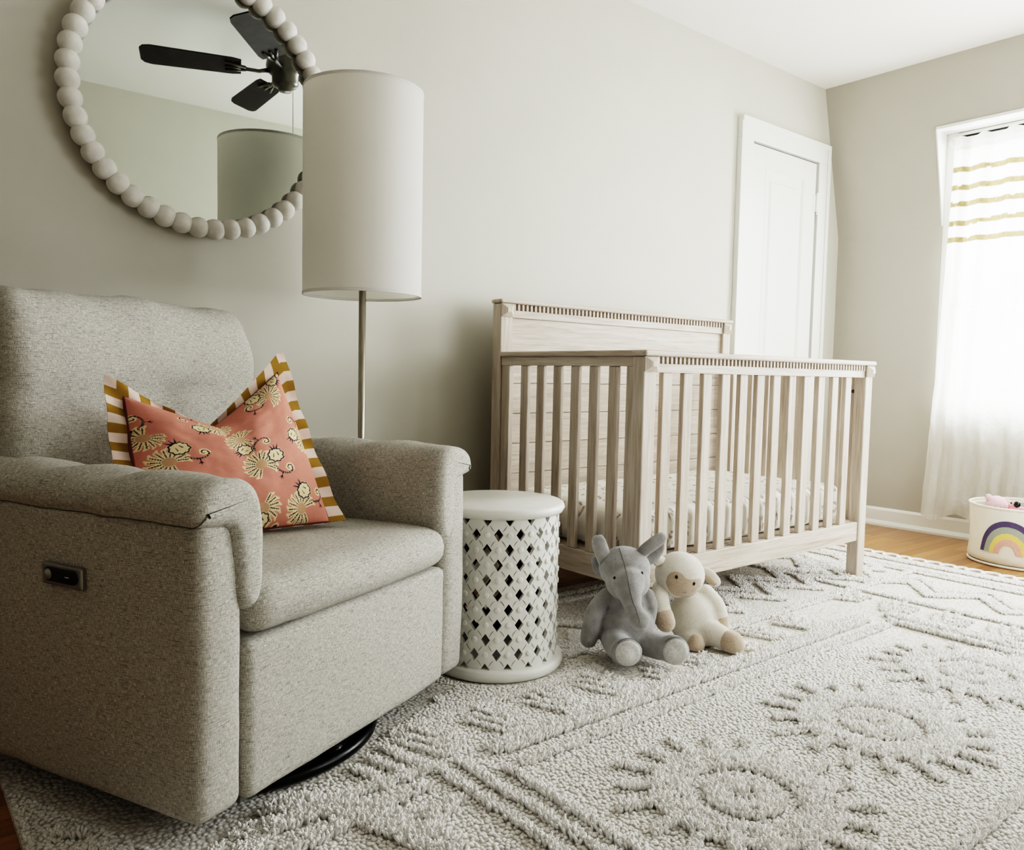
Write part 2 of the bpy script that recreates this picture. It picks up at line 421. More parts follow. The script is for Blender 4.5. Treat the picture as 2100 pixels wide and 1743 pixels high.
hd = MB(); hd.box(-.872, -.848, -.027, -.021, .73, .86); hd.lathe([(0, -.0), (.009, 0), (.009, .02), (.02, .03), (.024, .045), (.016, .055), (0, .057)], 20, (0, 0, 0))
hd.V = [v if i < 8 else (-.86+v[0], -.027-v[2], .82+v[1]) for i, v in enumerate(hd.V)]
hd.build('handle', M['brass'], d1, smooth=False)
# window_1 in the right wall, set back under the slope
w1 = bpy.data.objects.new('window_1', None); C.objects.link(w1); w1['kind'] = 'structure'
rv = MB()
for y, s in ((WY0, 1), (WY1, -1)):
    rv.add([(0, y-.001*s, ZK), (0, y-.001*s, WZ1), (sx(WZ1)-.004, y-.001*s, WZ1), (0, y+.006*s, ZK), (0, y+.006*s, WZ1), (sx(WZ1)-.004, y+.006*s, WZ1)], [(0, 1, 2), (5, 4, 3), (0, 2, 5, 3)])
rv.box(sx(WZ1)-.012, .0, WY1, WY0, WZ1-.002, WZ1+.012)
rv.build('reveal', M['trim'], w1)
fr = MB()
for (a, b) in ((WY0, WY0-.055), (WY1, WY1+.055)): fr.box(0, .09, min(a, b), max(a, b), WZ0, WZ1)
fr.box(.002, .088, WY1+.05, WY0-.05, WZ1-.06, WZ1-.003); fr.box(-.012, .09, WY1, WY0, WZ0-.02, WZ0+.01); fr.box(.004, .086, -1.40, -1.34, WZ0, WZ1-.05)
fr.build('window_frame', M['trim'], w1, bevel=.003)
for (y0, y1) in ((-1.34, WY0-.055), (WY1+.055, -1.40)):
    sa = MB(); zb, zt, zm = WZ0+.01, WZ1-.06, 1.21
    for za, zc, x in ((zb, zm+.02, .045), (zm-.02, zt, .07)):
        sa.box(x, x+.022, y0, y0+.04, za, zc); sa.box(x, x+.022, y1-.04, y1, za, zc); sa.box(x, x+.022, y0, y1, za, za+.045); sa.box(x, x+.022, y0, y1, zc-.04, zc)
    sh = sa.build('sash', M['trim'], w1, bevel=.002)
    MB().box(.055, .058, y0+.03, y1-.03, zb+.03, zm).box(.08, .083, y0+.03, y1-.03, zm, zt-.03).build('pane', M['glass'], sh)
w2 = bpy.data.objects.new('added_fill_window', None); C.objects.link(w2); w2['kind'] = 'structure'  # unseen window added to frame the fill light opening
f2 = MB()
f2.box(w2x0, w2x0+.05, YF-.08, YF+.015, w2z0, w2z1); f2.box(w2x1-.05, w2x1, YF-.08, YF+.015, w2z0, w2z1); f2.box(w2x0, w2x1, YF-.08, YF+.015, w2z1-.05, w2z1); f2.box(w2x0, w2x1, YF-.08, YF+.03, w2z0, w2z0+.03); f2.box(w2x0, w2x1, YF-.06, YF-.03, 1.35, 1.39)
f2.build('window_frame', M['trim'], w2, bevel=.003)

# ------------------------------------------------------------------ curtain rod and sheer curtain
rod = empty('curtain_rod', 'slim black curtain rod with faceted end finial under the window head', 'curtain rod', (-.026, -1.36, 2.066))
MB().tube([(0, -.68, 0), (0, .705, 0)], .0055, 12).build('pole', M['black'], rod, True)
fn = MB().lathe([(0, -.03), (.012, -.026), (.026, -.004), (.019, .016), (.008, .024), (0, .024)], 6)
fn.V = [(v[0]*1.1-.008, .722-v[2]*1.1, v[1]*1.1-.026) for v in fn.V]; fn.build('finial', M['bead'], rod)
MB().box(-.006, .024, .70, .708, -.008, .008).box(.020, .025, .69, .718, -.02, .02).build('bracket', M['trim'], rod)
NYc, NZc = 150, 260; yy = np.linspace(0, 1, NYc); zz = np.linspace(0, 1, NZc)
YY, ZZ = np.meshgrid(yy, zz, indexing='ij')
wid = .74; ph = 2*PI*(YY*6.2 + .12*np.sin(YY*9)); zc = .105+ZZ*(2.052-.105)
zlow = 1-ZZ
ycur = -.648 + .07*zlow**1.6 - YY*(wid + .06*zlow)
xcur = -.062 - .016*np.sin(ph+.5*zlow)*(1-.55*zlow) - .007*np.sin(2.3*ph+1.3+zlow*2)*(.6+.2*zlow) - .012*zlow
xcur -= .016*np.exp(-((ZZ-.982)/.02)**2)*0
nzv = np.array([mnoise.noise(Vector((y*11, z*9, 3.1))) + .6*mnoise.noise(Vector((y*23+z*14, z*20-y*7, 7.7))) for y, z in zip(YY.ravel(), ZZ.ravel())]).reshape(YY.shape)
xcur -= .014*nzv*zlow**.8
xcur = np.minimum(xcur, -.036)
hem = np.array([mnoise.noise(Vector((y*7, .3, 9.1))) for y in yy])
zc = zc + (.022*hem[:, None] - .01*np.sin(ph*.5))*np.clip(1-ZZ*14, 0, 1) + .006*np.sin(ph*1.0)*np.clip((ZZ-.985)*66, 0, 1)
colc = np.ones((NYc, NZc, 3))*np.array(lin((246, 245, 240))[:3])
gold = np.array(lin((122, 108, 76))[:3]); hdc = np.array(lin((196, 192, 182))[:3])
for b in (1.892, 1.80, 1.716, 1.624, 1.536):
    wob = .004*nzv
    m = np.abs(zc - b + wob) < .0145
    j = .8+.35*np.array([mnoise.noise(Vector((y*170, z*500, b*9))) for y, z in zip(YY[m], ZZ[m])])
    colc[m] = gold*np.clip(j, .4, 1.2)[:, None]
colc[zc > 1.985] = hdc
idg = np.arange(NYc*NZc).reshape(NYc, NZc)
Fc = np.stack([idg[:-1, :-1], idg[1:, :-1], idg[1:, 1:], idg[:-1, 1:]], -1).reshape(-1, 4)
cu = from_np('curtain', np.stack([xcur, ycur, zc], -1).reshape(-1, 3), Fc, M['curtain'], cols=colc.reshape(-1, 3))
tag(cu, 'sheer white crumpled curtain with rows of gold stitching hanging at the window', 'curtain')

# ------------------------------------------------------------------ recliner
CA = math.atan2(.412, .911); CH = np.array([-3.6545, -1.0477]); RZ = .012       # RZ: top of the flat rug
chair = empty('recliner_armchair', 'light grey heathered swivel recliner with padded arms on a black ring base', 'armchair', (CH[0], CH[1], 0), CA)
def soft(name, dims, r, parent, deform=None, bulge=0., wrk=(0, 0), seed=0., res=.016, mat=None):
    V, F = rbox(*dims, r, res); x0, x1, y0, y1, z0, z1 = dims
    c = np.array([(x0+x1)/2, (y0+y1)/2, (z0+z1)/2]); h = np.array([(x1-x0)/2, (y1-y0)/2, (z1-z0)/2])
    if bulge:
        q = np.clip((V-c)/h, -1, 1); N = vnormals(V, F); w = (1-q[:, [1, 2, 0]]**2)*(1-q[:, [2, 0, 1]]**2)
        V = V + N*(np.abs(N)*w).sum(1)[:, None]*bulge
    if wrk[1]:
        V = V + vnormals(V, F)*fbm(V, wrk[0], wrk[1], seed)[:, None]
    if deform is not None: V = deform(V)
    o = from_np(name, V, F, mat or M['fabric'], parent); box_uv(o); return o
ZB = .069
for s in (-1, 1):
    a, b = sorted((s*.419, s*.318))
    soft('arm_panel', (a, b, 0, .80, ZB, .575), .024, chair, bulge=.006, wrk=(5, .0025), seed=s*3.)
    # padded arm top that rolls down over the inner side
    prof = [(.421, .560), (.430, .578), (.424, .603), (.402, .622), (.365, .630), (.325, .626), (.296, .607), (.281, .575), (.277, .53), (.279, .47), (.288, .425), (.308, .407), (.330, .412), (.343, .44), (.350, .50), (.356, .545), (.385, .554)]
    P = np.array(prof); cl = np.concatenate([P, P[:1]]); Q = np.array(spline([tuple(p) for p in cl], 5))[:-1]
    tang = np.roll(Q, -1, 0)-np.roll(Q, 1, 0); nr = np.stack([tang[:, 1], -tang[:, 0]], -1); nr /= np.linalg.norm(nr, axis=1)[:, None]
    if ((Q-Q.mean(0))*nr).sum() < 0: nr = -nr
    ys = [-.016, -.0155, -.014, -.010, -.004, .004, .012]+list(np.linspace(.024, .77, 52)); rr = .026; V = []; m = len(Q)
    for yv in ys:
        t_ = yv+.016; ins = rr-math.sqrt(max(0, rr*rr-(rr-min(t_, rr))**2))
        drop = .010*max(0, (yv-.2))/.4
        R_ = Q-nr*ins*.9
        for k in range(m):
            x, z = R_[k]; top = max(0, (z-.56)/.07)
            wr_ = .0048*math.sin(yv*34+x*40*s+.8*s)*top*min(1, max(0, (yv-.02)*8))
            nv = mnoise.fractal(Vector((x*9+s*4, yv*9, z*9)), 1, 2, 3)*.0045
            V.append((s*(x+nr[k, 0]*(nv+wr_)), yv, z+nr[k, 1]*(nv+wr_)-drop*.3))
    F = [(i*m+k, i*m+(k+1) % m, (i+1)*m+(k+1) % m, (i+1)*m+k) for i in range(len(ys)-1) for k in range(m)] + [tuple(range(m)), tuple((len(ys)-1)*m+k for k in range(m))]
    F = [f if s > 0 else f[::-1] for f in F]
    ac = MB().add(V, F).build('arm_cushion', M['fabric'], chair, True); box_uv(ac)
    sm = MB(); 
    sm.tube([V[i*m] for i in range(2, len(ys))], .0011, 6); sm.tube([V[6*m+k] for k in list(range(0, -12, -1))], .0010, 6)
    sm.build('seam', M['seam'], ac, True)
def dseat(V):
    V = V.copy(); fr_ = np.clip((V[:, 1]+.02)/.62, 0, 1); V[:, 2] += .004*np.exp(-((V[:, 1]-.10)/.10)**2)*(V[:, 2] > .41)*(1-(V[:, 0]/.34)**2); return V
soft('seat_cushion', (-.314, .314, -.022, .56, .352, .446), .045, chair, dseat, bulge=.008, wrk=(6, .004), seed=5.)
soft('front_panel', (-.316, .316, -.006, .09, ZB+.004, .346), .016, chair, bulge=.007, wrk=(5, .003), seed=8.)
def dback(V):
    V = V.copy(); z = V[:, 2]; t_ = (z-.42)/.54
    V[:, 1] += .13*np.clip(t_, 0, 1.2)**1.1
    # rolled head section with a soft crease below it, and puckers at the top seam
    V[:, 1] -= .020*np.exp(-((z-.86)/.07)**2)*(V[:, 1] < .75)
    V[:, 1] += .014*np.exp(-((z-.745)/.028)**2)*(V[:, 1] < .72)*(1-.5*(V[:, 0]/.35)**2)
    top = np.clip((z-.90)/.06, 0, 1); V[:, 2] += top*(.002*np.sin(V[:, 0]*31+1)+.0015*np.sin(V[:, 0]*63))
    V[:, 2] += .012*np.clip((np.abs(V[:, 0])-.2)/.13, 0, 1)*top
    V[:, 0] *= 1+.05*np.clip(1-t_, 0, 1)
    return V
soft('backrest', (-.318, .318, .515, .675, .40, .957), .042, chair, dback, bulge=.016, wrk=(4.6, .011), seed=11.)
soft('back_shell', (-.36, .36, .66, .80, ZB, .60), .03, chair)
MB().box(-.3, .3, .03, .74, .055, .36).build('frame', M['lining'], chair)
rb = MB()
ringc = (-.03, .31, 0)
V = []; F = []; n1, n2 = 72, 10
for i in range(n1):
    a = 2*PI*i/n1
    for k in range(n2):
        b = 2*PI*k/n2; r = .290+.013*math.cos(b); V.append((ringc[0]+r*math.cos(a), ringc[1]+r*math.sin(a), RZ+.0165+.013*math.sin(b)))
for i in range(n1):
    for k in range(n2): F.append((i*n2+k, (i+1) % n1*n2+k, (i+1) % n1*n2+(k+1) % n2, i*n2+(k+1) % n2))
rb.add(V, F); rb.box(-.31, .25, .285, .335, RZ+.008, RZ+.03); rb.box(-.055, -.005, .03, .59, RZ+.008, RZ+.03); rb.lathe([(0, .02), (.06, .02), (.06, .06), (0, .06)], 24, ringc)
rb.build('swivel_base', M['black'], chair, True)
sw = MB().box(-.4335, -.422, .254, .360, .428, .466).build('switch_plate', M['silver'], chair, bevel=.003)
MB().tube(*limb([(-.4345, .340, .4475), (-.4345, .307, .4475), (-.4345, .274, .4475)], [.0125, .0125, .0125]), 16).build('recess', M['black_plastic'], sw, True)
sw.children[0].data.transform(Matrix.Translation((-.4345, 0, 0)) @ Matrix.Diagonal((.12, 1, 1, 1)) @ Matrix.Translation((.4345, 0, 0)))
bt = MB().lathe([(0, .006), (.007, .0055), (.0095, .003), (.0095, 0)], 20); bt.V = [(-.435-v[2], .338+v[0], .4475+v[1]) for v in bt.V]; bt.build('button', M['silver'], sw, True)
MB().box(-.4372, -.436, .283, .292, .4468, .4482).build('mark', M['bead'], sw)

# ------------------------------------------------------------------ throw pillow
pil = empty('throw_pillow', 'coral floral throw pillow with ochre striped border leaning in the grey recliner', 'pillow', (CH[0], CH[1], 0), CA)
NP = 380; g = np.linspace(-1, 1, NP); U, Wv = np.meshgrid(g, g, indexing='ij')
TL, TR, BR, BL = np.array([-.214, .50, .793]), np.array([.198, .40, .842]), np.array([.150, .155, .430]), np.array([-.270, .355, .436])
def sq(u): return (1-np.clip(np.abs(u), 0, 1)**2.2)
def pillow_surface(side):
    u, v = U, Wv; s, t_ = (u+1)/2, (v+1)/2
    dent = .36*np.clip(1-np.abs(u+.08)/1.0, 0, 1)**1.0
    tf = np.maximum(t_, .075); t2 = tf - dent*tf**2.2
    P = (1-s)[..., None]*((1-t2)[..., None]*BL+t2[..., None]*TL) + s[..., None]*((1-t2)[..., None]*BR+t2[..., None]*TR)
    nrm = np.cross(TR-TL, TL-BL); nrm /= np.linalg.norm(nrm)
    if nrm[1] > 0: nrm = -nrm
    ui, vi = np.clip(u/.84, -1, 1), np.clip(v/.84, -1, 1)
    th_ = .085*(sq(ui)*sq(vi))**.48*(1-.30*np.exp(-((u-.05)/.13)**2)*np.clip(t_-.35, 0, 1)/.65)
    wr_ = np.array([mnoise.fractal(Vector((a*2.2, b*2.2, side*3.)), 1, 2, 3) for a, b in zip(u.ravel(), v.ravel())]).reshape(u.shape)*.006*np.clip(th_*20, 0, 1)
    # corner ears curl and flange flutter
    fl_ = (np.maximum(np.abs(u), np.abs(v)) > .84)*.004*np.sin(12*(u+v))
    # the flange hangs a little back, corners come forward
    return P + nrm*((th_+wr_)*side + fl_ + .02*(u*u*v*v) + .012*side*0)[..., None] + np.array([0, .24, .02])*np.maximum(0, .075-t_)[..., None]*2
col = np.ones((NP, NP, 3))*np.array(lin((206, 140, 125))[:3])
def L3(c): return np.array(lin(c)[:3])
cream, tan_, navy, brown = L3((232, 212, 170)), L3((196, 158, 128)), L3((46, 36, 52)), L3((96, 76, 44))
col *= (1+.05*np.array([mnoise.noise(Vector((a*30, b*30, 1.))) for a, b in zip(U.ravel(), Wv.ravel())]).reshape(NP, NP))[..., None]
def capsule(X, Y, a, b, ra, rb_=None):
    rb_ = ra if rb_ is None else rb_; dx, dy = b[0]-a[0], b[1]-a[1]; t_ = np.clip(((X-a[0])*dx+(Y-a[1])*dy)/(dx*dx+dy*dy+1e-12), 0, 1)
    return np.hypot(X-a[0]-t_*dx, Y-a[1]-t_*dy)-(ra+(rb_-ra)*t_)
def local(cx, cy, sc, rot, flip=1):
    X, Y = (U-cx)/sc*flip, (Wv-cy)/sc; c_, s_ = math.cos(rot), math.sin(rot); return X*c_+Y*s_, -X*s_+Y*c_
def put(mask, c): col[mask] = c
def palmette(cx, cy, sc, rot):
    X, Y = local(cx, cy, sc, rot); n = 13
    for k in range(n):
        a = -2.45+4.9*k/(n-1)
        p0 = (.30*math.sin(a), .30*math.cos(a)); p1 = (.86*math.sin(a+.06), .86*math.cos(a+.06)); p2 = (1.02*math.sin(a+.22), 1.02*math.cos(a+.22))
        put((capsule(X, Y, p0, p1, .10, .12) < 0) | (capsule(X, Y, p1, p2, .11, .05) < 0), cream)
    for k in range(n):
        a = -2.45+4.9*k/(n-1); d = capsule(X, Y, (.40*math.sin(a), .40*math.cos(a)), (.86*math.sin(a+.05), .86*math.cos(a+.05)), .018)
        r = np.hypot(X, Y); put(d < .024*(np.sin(r*52) > -.2), navy)
    put(np.hypot(X, Y) < .33, tan_)
def pome(cx, cy, sc, rot):
    X, Y = local(cx, cy, sc, rot); a = np.arctan2(Y, X); r = np.hypot(X, Y*1.12); R_ = .48+.035*np.sin(a*9)
    put(r < R_+.07, cream); put(np.abs(r-R_) < .045, navy); put(r < R_-.05, cream)
    for k in (-.22, 0, .22): put(capsule(X, Y, (k*.6, .42), (k*1.3, .72), .06, .01) < 0, navy)
    put(capsule(X, Y, (-.18, -.12), (-.12, .12), .035, .015) < 0, brown); put(capsule(X, Y, (.16, -.02), (.10, .2), .04, .015) < 0, navy)
def stem(cx, cy, sc, rot, flip=1):
    X, Y = local(cx, cy, sc, rot, flip); pts = spline([(-.75, .35), (-.55, -.02), (0, -.2), (.5, -.1), (.75, .25), (.62, .55), (.36, .5), (.34, .28), (.5, .26)], 6)
    D = np.full(X.shape, 9.); 
    for i, (a, b) in enumerate(zip(pts[:-1], pts[1:])): D = np.minimum(D, capsule(X, Y, a, b, .075-.0009*i, .075-.0009*i))
    put(D < .06, cream) if 0 else None
    for i, (a, b) in enumerate(zip(pts[26:-1], pts[27:])): put(capsule(X, Y, a, b, .15) < 0, cream)
    put(D < 0, navy); put((D < -.045) & (np.sin(X*40) > .4), cream)
    for a, b in (((.1, -.2), (.12, -.5)), ((.12, -.5), (-.02, -.68)), ((.12, -.5), (.26, -.68)), ((.12, -.5), (.12, -.76))): put(capsule(X, Y, a, b, .045, .02) < 0, navy)
def group(cx, cy, sc, rot, f=1):
    c_, s_ = math.cos(rot), math.sin(rot)
    def w(x, y): x *= f; return cx+sc*(x*c_-y*s_), cy+sc*(x*s_+y*c_)
    stem(*w(0.1, 0), sc*1.05, rot, f); palmette(*w(-1.55, -.2), sc*1.25, rot-.6*f+PI*.5*f); pome(*w(-.75, .95), sc*1.3, rot+.5*f)
for gx_, gy_, sc_, ro_, f_ in ((-.33, .60, .125, 2.7, 1), (-.42, -.02, .135, .1, 1), (.18, .10, .125, 2.6, -1), (.34, .62, .135, .35, -1), (.36, -.28, .14, -.5, 1), (-.05, -.55, .135, 2.4, 1), (.72, .2, .12, 1.8, 1),
                               (.70, -.62, .13, .3, 1), (-.78, .45, .12, 1.5, 1), (-.72, -.55, .13, .2, -1), (.62, .92, .12, 3.2, 1), (-.05, .93, .12, 2.9, -1), (.2, -.9, .12, 0, 1), (-.4, -.95, .12, .4, 1)):
    group(gx_, gy_, sc_, ro_, f_)
au, av = np.abs(U), np.abs(Wv); bord = np.maximum(au, av) > .84
along = np.where(au > av, Wv, U); stripe = (np.floor((along+1)*9.5) % 2).astype(bool)
ochre, pale = L3((150, 118, 50)), L3((226, 204, 192))
col[bord & stripe] = ochre; col[bord & ~stripe] = pale
edge = np.abs(np.maximum(au, av)-.838) < .006; col[edge] = L3((120, 70, 66))
ids = np.arange(NP*NP).reshape(NP, NP); Fp = np.stack([ids[:-1, :-1], ids[1:, :-1], ids[1:, 1:], ids[:-1, 1:]], -1).reshape(-1, 4)
Pf = pillow_surface(1.).reshape(-1, 3)
o = from_np('cover_front', Pf, Fp, M['pillow'], pil, cols=col.reshape(-1, 3))
Pb = pillow_surface(-.55)[::4, ::4]; nb = Pb.shape[0]; ids = np.arange(nb*nb).reshape(nb, nb); Fb = np.stack([ids[:-1, :-1], ids[:-1, 1:], ids[1:, 1:], ids[1:, :-1]], -1).reshape(-1, 4)
from_np('cover_back', Pb.reshape(-1, 3)+np.array([0, .001, 0]), Fb, M['pillow'], pil, cols=col[::4, ::4].reshape(-1, 3))

# ------------------------------------------------------------------ crib
xl, xr, yf, yb, pw, pd = -2.6385, -1.2685, -.8844, -.1943, .055, .048
ybk = yb+pd
crib = empty('crib', 'whitewashed oak baby crib with tall plank headboard and notched top rails', 'crib', ((xl+xr)/2, (yf+ybk)/2, 0))
cl_ = crib.location
def cpart(mb, name, mat, parent=crib, bevel=.002):
    off = cl_; mb.V = [(v[0]-off[0], v[1]-off[1], v[2]-off[2]) for v in mb.V]
    o = mb.build(name, mat, parent, bevel=bevel); return o
def rosette(x0, x1, yface, z0, z1):
    d = .014; cx, cz = (x0+x1)/2, (z0+z1)/2; hw, hz = (x1-x0)/2*.32, (z1-z0)/2*.32
    V = [(x0, yface, z0), (x1, yface, z0), (x1, yface, z1), (x0, yface, z1), (x0, yface-.006, z0), (x1, yface-.006, z0), (x1, yface-.006, z1), (x0, yface-.006, z1),
         (cx-hw, yface-.006-d, cz-hz), (cx+hw, yface-.006-d, cz-hz), (cx+hw, yface-.006-d, cz+hz), (cx-hw, yface-.006-d, cz+hz)]
    F = [(0, 1, 5, 4), (1, 2, 6, 5), (2, 3, 7, 6), (3, 0, 4, 7), (4, 5, 9, 8), (5, 6, 10, 9), (6, 7, 11, 10), (7, 4, 8, 11), (8, 9, 10, 11)]
    return MB().add(V, F)
LEGZ = RZ+.0015
for (x0, x1) in ((xl, xl+pw), (xr-pw, xr)):
    cpart(MB().box(x0, x1, yf, yf+pd, LEGZ, .868), 'front_post', M['crib_z'], bevel=.004)
    cpart(rosette(x0-.003, x1, yf, .823, .868), 'rosette', M['crib_z'], bevel=.001)
    cpart(MB().box(x0, x1, yb, ybk, .0012, 1.062), 'headboard_post', M['crib_z'], bevel=.004)
    cpart(rosette(x0-.002, x1, yb, 1.014, 1.062), 'rosette', M['crib_z'], bevel=.001)
def dentil_rail(y, z0, z1, zd0, zd1, xa, xb, n, th, name):
    m = MB().box(xa, xb, y+.004, y+th, z0, zd0); m.box(xa, xb, y+.024, y+th, zd0, zd1)
    pt = (xb-xa)/n
    for k in range(n): m.box(xa+pt*(k+.27), xa+pt*(k+.76), y+.001, y+.025, zd0-.0005, zd1)
    return cpart(m, name, M['crib_x'], bevel=.0008)
dentil_rail(yf, .821, .848, .848, .869, xl+pw, xr-pw, 62, .034, 'front_rail')
dentil_rail(yb, 1.013, 1.040, 1.040, 1.0625, xl+pw, xr-pw, 62, .034, 'headboard_rail')
cpart(MB().box(xl-.006, xr+.006, yf-.012, yf+pd+.004, .869, .887), 'front_cap', M['crib_x'], bevel=.006)
cpart(MB().box(xl-.006, xr+.006, yb-.012, ybk+.004, 1.0625, 1.0775), 'headboard_cap', M['crib_x'], bevel=.006)
cpart(MB().box(xl+pw, xr-pw, yf+.006, yf+.034, .162, .239), 'bottom_rail', M['crib_x'], bevel=.003)
for k in range(12):
    x = -2.540+k*.0985
    cpart(MB().box(x, x+.043, yf+.010, yf+.028, .238, .822), 'slat', M['crib_z'], bevel=.003)
for s_, xs in ((0, xl), (1, xr)):
    xa, xb = (xs+.006, xs+.030) if s_ == 0 else (xs-.030, xs-.006)
    cpart(MB().box(xs-.004 if s_ == 0 else xs-.045, xs+.045 if s_ == 0 else xs+.004, yf+pd-.002, yb+.002, .869, .887), 'side_cap', M['crib_y'], bevel=.005)
    cpart(MB().box(xa, xb, yf+pd, yb, .838, .869), 'side_rail', M['crib_y'])
    cpart(MB().box(xa, xb, yf+pd, yb, .162, .239), 'side_bottom_rail', M['crib_y'], bevel=.003)
    for y0, y1 in ((-.239, -.1955), (-.8358, -.806)): cpart(MB().box(xa+.002, xb-.002, y0, y1, .239, .838), 'side_stile', M['crib_z'])
    for k in range(6):
        y = -.767+k*.0857
        cpart(MB().box(xa+.004, xb-.004, y, y+.038, .239, .838), 'slat', M['crib_z'], bevel=.003)
hb = MB().box(xl+pw, xr-pw, yb+.016, yb+.034, .885, 1.013)
z = .885
for k in range(6):
    z0 = .773-.112*k if k else .773
    hb.box(xl+pw, xr-pw, yb+.018, yb+.034, z0+.0015, z-.0015); hb.box(xl+pw, xr-pw, yb+.024, yb+.034, z0-.002, z0+.002); z = z0
cpart(hb, 'headboard_panel', M['crib_x'], bevel=.0012)
cpart(MB().box(xl+pw, xr-pw, yb+.010, yb+.036, .162, .215), 'back_bottom_rail', M['crib_x'])
cpart(MB().box(xl+.034, xr-.034, yf+.04, yb+.012, .225, .240), 'mattress_support', M['crib_x'])
bl = MB().lathe([(0, .004), (.006, .004), (.0075, 0)], 14); bl.V = [(xr-.031-v[2], -.82+v[0], .765+v[1]) for v in bl.V]; cpart(bl, 'bolt', M['fan_metal'], bevel=0)

# mattress with a printed sheet
V, F = rbox(-2.585, -1.355, -.828, -.205, .243, .385, .042, .0075)
q = (V-np.array([-1.97, -.5165, .314]))/np.array([.615, .3115, .071]); N = vnormals(V, F)
V = V + N*(fbm(V, 7, .006, 2.)+fbm(V*np.array([1, 1, .35]), 26, .0035, 9.)*(np.abs(N[:, 2]) < .7))[:, None]
V[:, 2] += .016*np.clip((1-q[:, 0]**4)*(1-q[:, 1]**4), 0, 1)*(q[:, 2] > .3)
V[:, 1] = np.minimum(np.maximum(V[:, 1], -.8335), -.186); V[:, 0] = np.clip(V[:, 0], -2.6, -1.305); V[:, 2] = np.maximum(V[:, 2], .2415)
cm = np.ones((len(V), 3))*np.array(lin((238, 235, 228))[:3]); ink = np.array(lin((150, 143, 134))[:3])
def doodle(a, b):
    m = np.zeros(len(a), bool); cell = .085
    for (ci, cj) in {(int(math.floor(x/cell)), int(math.floor(y/cell))) for x, y in zip(a, b)}:
        r_ = random.Random(ci*131+cj*17); cx, cy = (ci+.5+r_.uniform(-.18, .18))*cell, (cj+.5+r_.uniform(-.18, .18))*cell; ro = r_.uniform(-.5, .5); sz = r_.uniform(.8, 1.1)
        sel = np.where((np.abs(a-cx) < .05) & (np.abs(b-cy) < .05))[0]
        X = ((a[sel]-cx)*math.cos(ro)+(b[sel]-cy)*math.sin(ro))/sz; Y = (-(a[sel]-cx)*math.sin(ro)+(b[sel]-cy)*math.cos(ro))/sz
        d1 = np.abs(np.hypot(X/.013, (Y+.006)/.018)-1) < .17; d2 = np.abs(np.hypot((X-.004)/.009, (Y-.019)/.008)-1) < .25
        d3 = (np.abs(X-.02-.4*Y) < .0022) & (np.abs(Y+.012) < .012); d4 = (np.abs(X+.004) < .002) & (np.abs(Y+.03) < .006)
        m[sel[d1 | d2 | (d3 if r_.random() > .4 else d4) | d4]] = True
    return m
ax_ = np.abs(N).argmax(1)
for k, (i, j) in ((0, (1, 2)), (1, (0, 2)), (2, (0, 1))):
    s_ = np.where(ax_ == k)[0]; mk = doodle(V[s_, i], V[s_, j]); cm[s_[mk]] = ink
mt = from_np('crib_mattress', V, F, M['sheet'], cols=cm)
tag(mt, 'crib mattress in a white sheet printed with small grey sketches', 'mattress')

# ------------------------------------------------------------------ side table with carved lattice drum
TX, TY = -3.08, -.76
tab = empty('side_table', 'round white drum side table with carved lattice of diamond holes', 'side table', (TX, TY, 0))
TB = RZ+.0015
MB().lathe([(0, TB), (.178, TB), (.184, TB+.004), (.1865, TB+.014), (.184, TB+.026), (.178, TB+.030), (.150, TB+.032), (0, TB+.032)], 96).build('base_ring', M['table'], tab, True)
MB().lathe([(0, .434), (.166, .434), (.178, .437), (.1835, .448), (.181, .458), (.173, .463), (0, .4635)], 96).build('tabletop', M['table'], tab, True)
lat = MB(); nc, r0, zlo, zhi = 36, .1685, TB+.031, .435; rows = 11; dz = (zhi-zlo)/(rows-1)
def cyl(a, z, r=r0): return (r*math.cos(a), r*math.sin(a), z)
da = 2*PI/nc; aoff = .05; ha, hz_ = .42, .43
for j in range(rows):
    zc_ = zlo+dz*j
    for i in range(nc):
        ac_ = aoff+da*i; hole = (i+j) % 2 == 0
        zb_, zt_ = max(zlo, zc_-dz/2), min(zhi, zc_+dz/2)
        L_, R_ = ac_-da/2, ac_+da/2
        if not hole:
            lat.add([cyl(L_, zb_), cyl(ac_, zb_), cyl(R_, zb_), cyl(R_, zt_), cyl(ac_, zt_), cyl(L_, zt_)], [(0, 1, 4, 5), (1, 2, 3, 4)])
        else:
            for sxn in (-1, 1):
                for szn in (-1, 1):
                    ze = zt_ if szn > 0 else zb_
                    if abs(ze-zc_) < 1e-6: continue
                    e = ac_+sxn*da/2; hp = ac_+sxn*da*ha; vz = zc_+szn*dz*hz_
                    q_ = [cyl(e, zc_), cyl(hp, zc_), cyl(ac_, vz), cyl(ac_, ze), cyl(e, ze)]
                    lat.add(q_, [(0, 1, 2), (0, 2, 4), (2, 3, 4)] if 0 else [(0, 1, 2, 3, 4)])
n_shell = len(lat.F)
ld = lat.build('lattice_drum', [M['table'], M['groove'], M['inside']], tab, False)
bm = bmesh.new(); bm.from_mesh(ld.data); bmesh.ops.remove_doubles(bm, verts=bm.verts, dist=1e-5)
bmesh.ops.recalc_face_normals(bm, faces=bm.faces)
if sum(f.normal.dot(Vector((f.calc_center_median().x, f.calc_center_median().y, 0))) for f in bm.faces) < 0: bmesh.ops.reverse_faces(bm, faces=bm.faces)
bm.to_mesh(ld.data); bm.free()
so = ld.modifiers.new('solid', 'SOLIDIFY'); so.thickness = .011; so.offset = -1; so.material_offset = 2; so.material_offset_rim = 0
gv = MB(); knobs = []
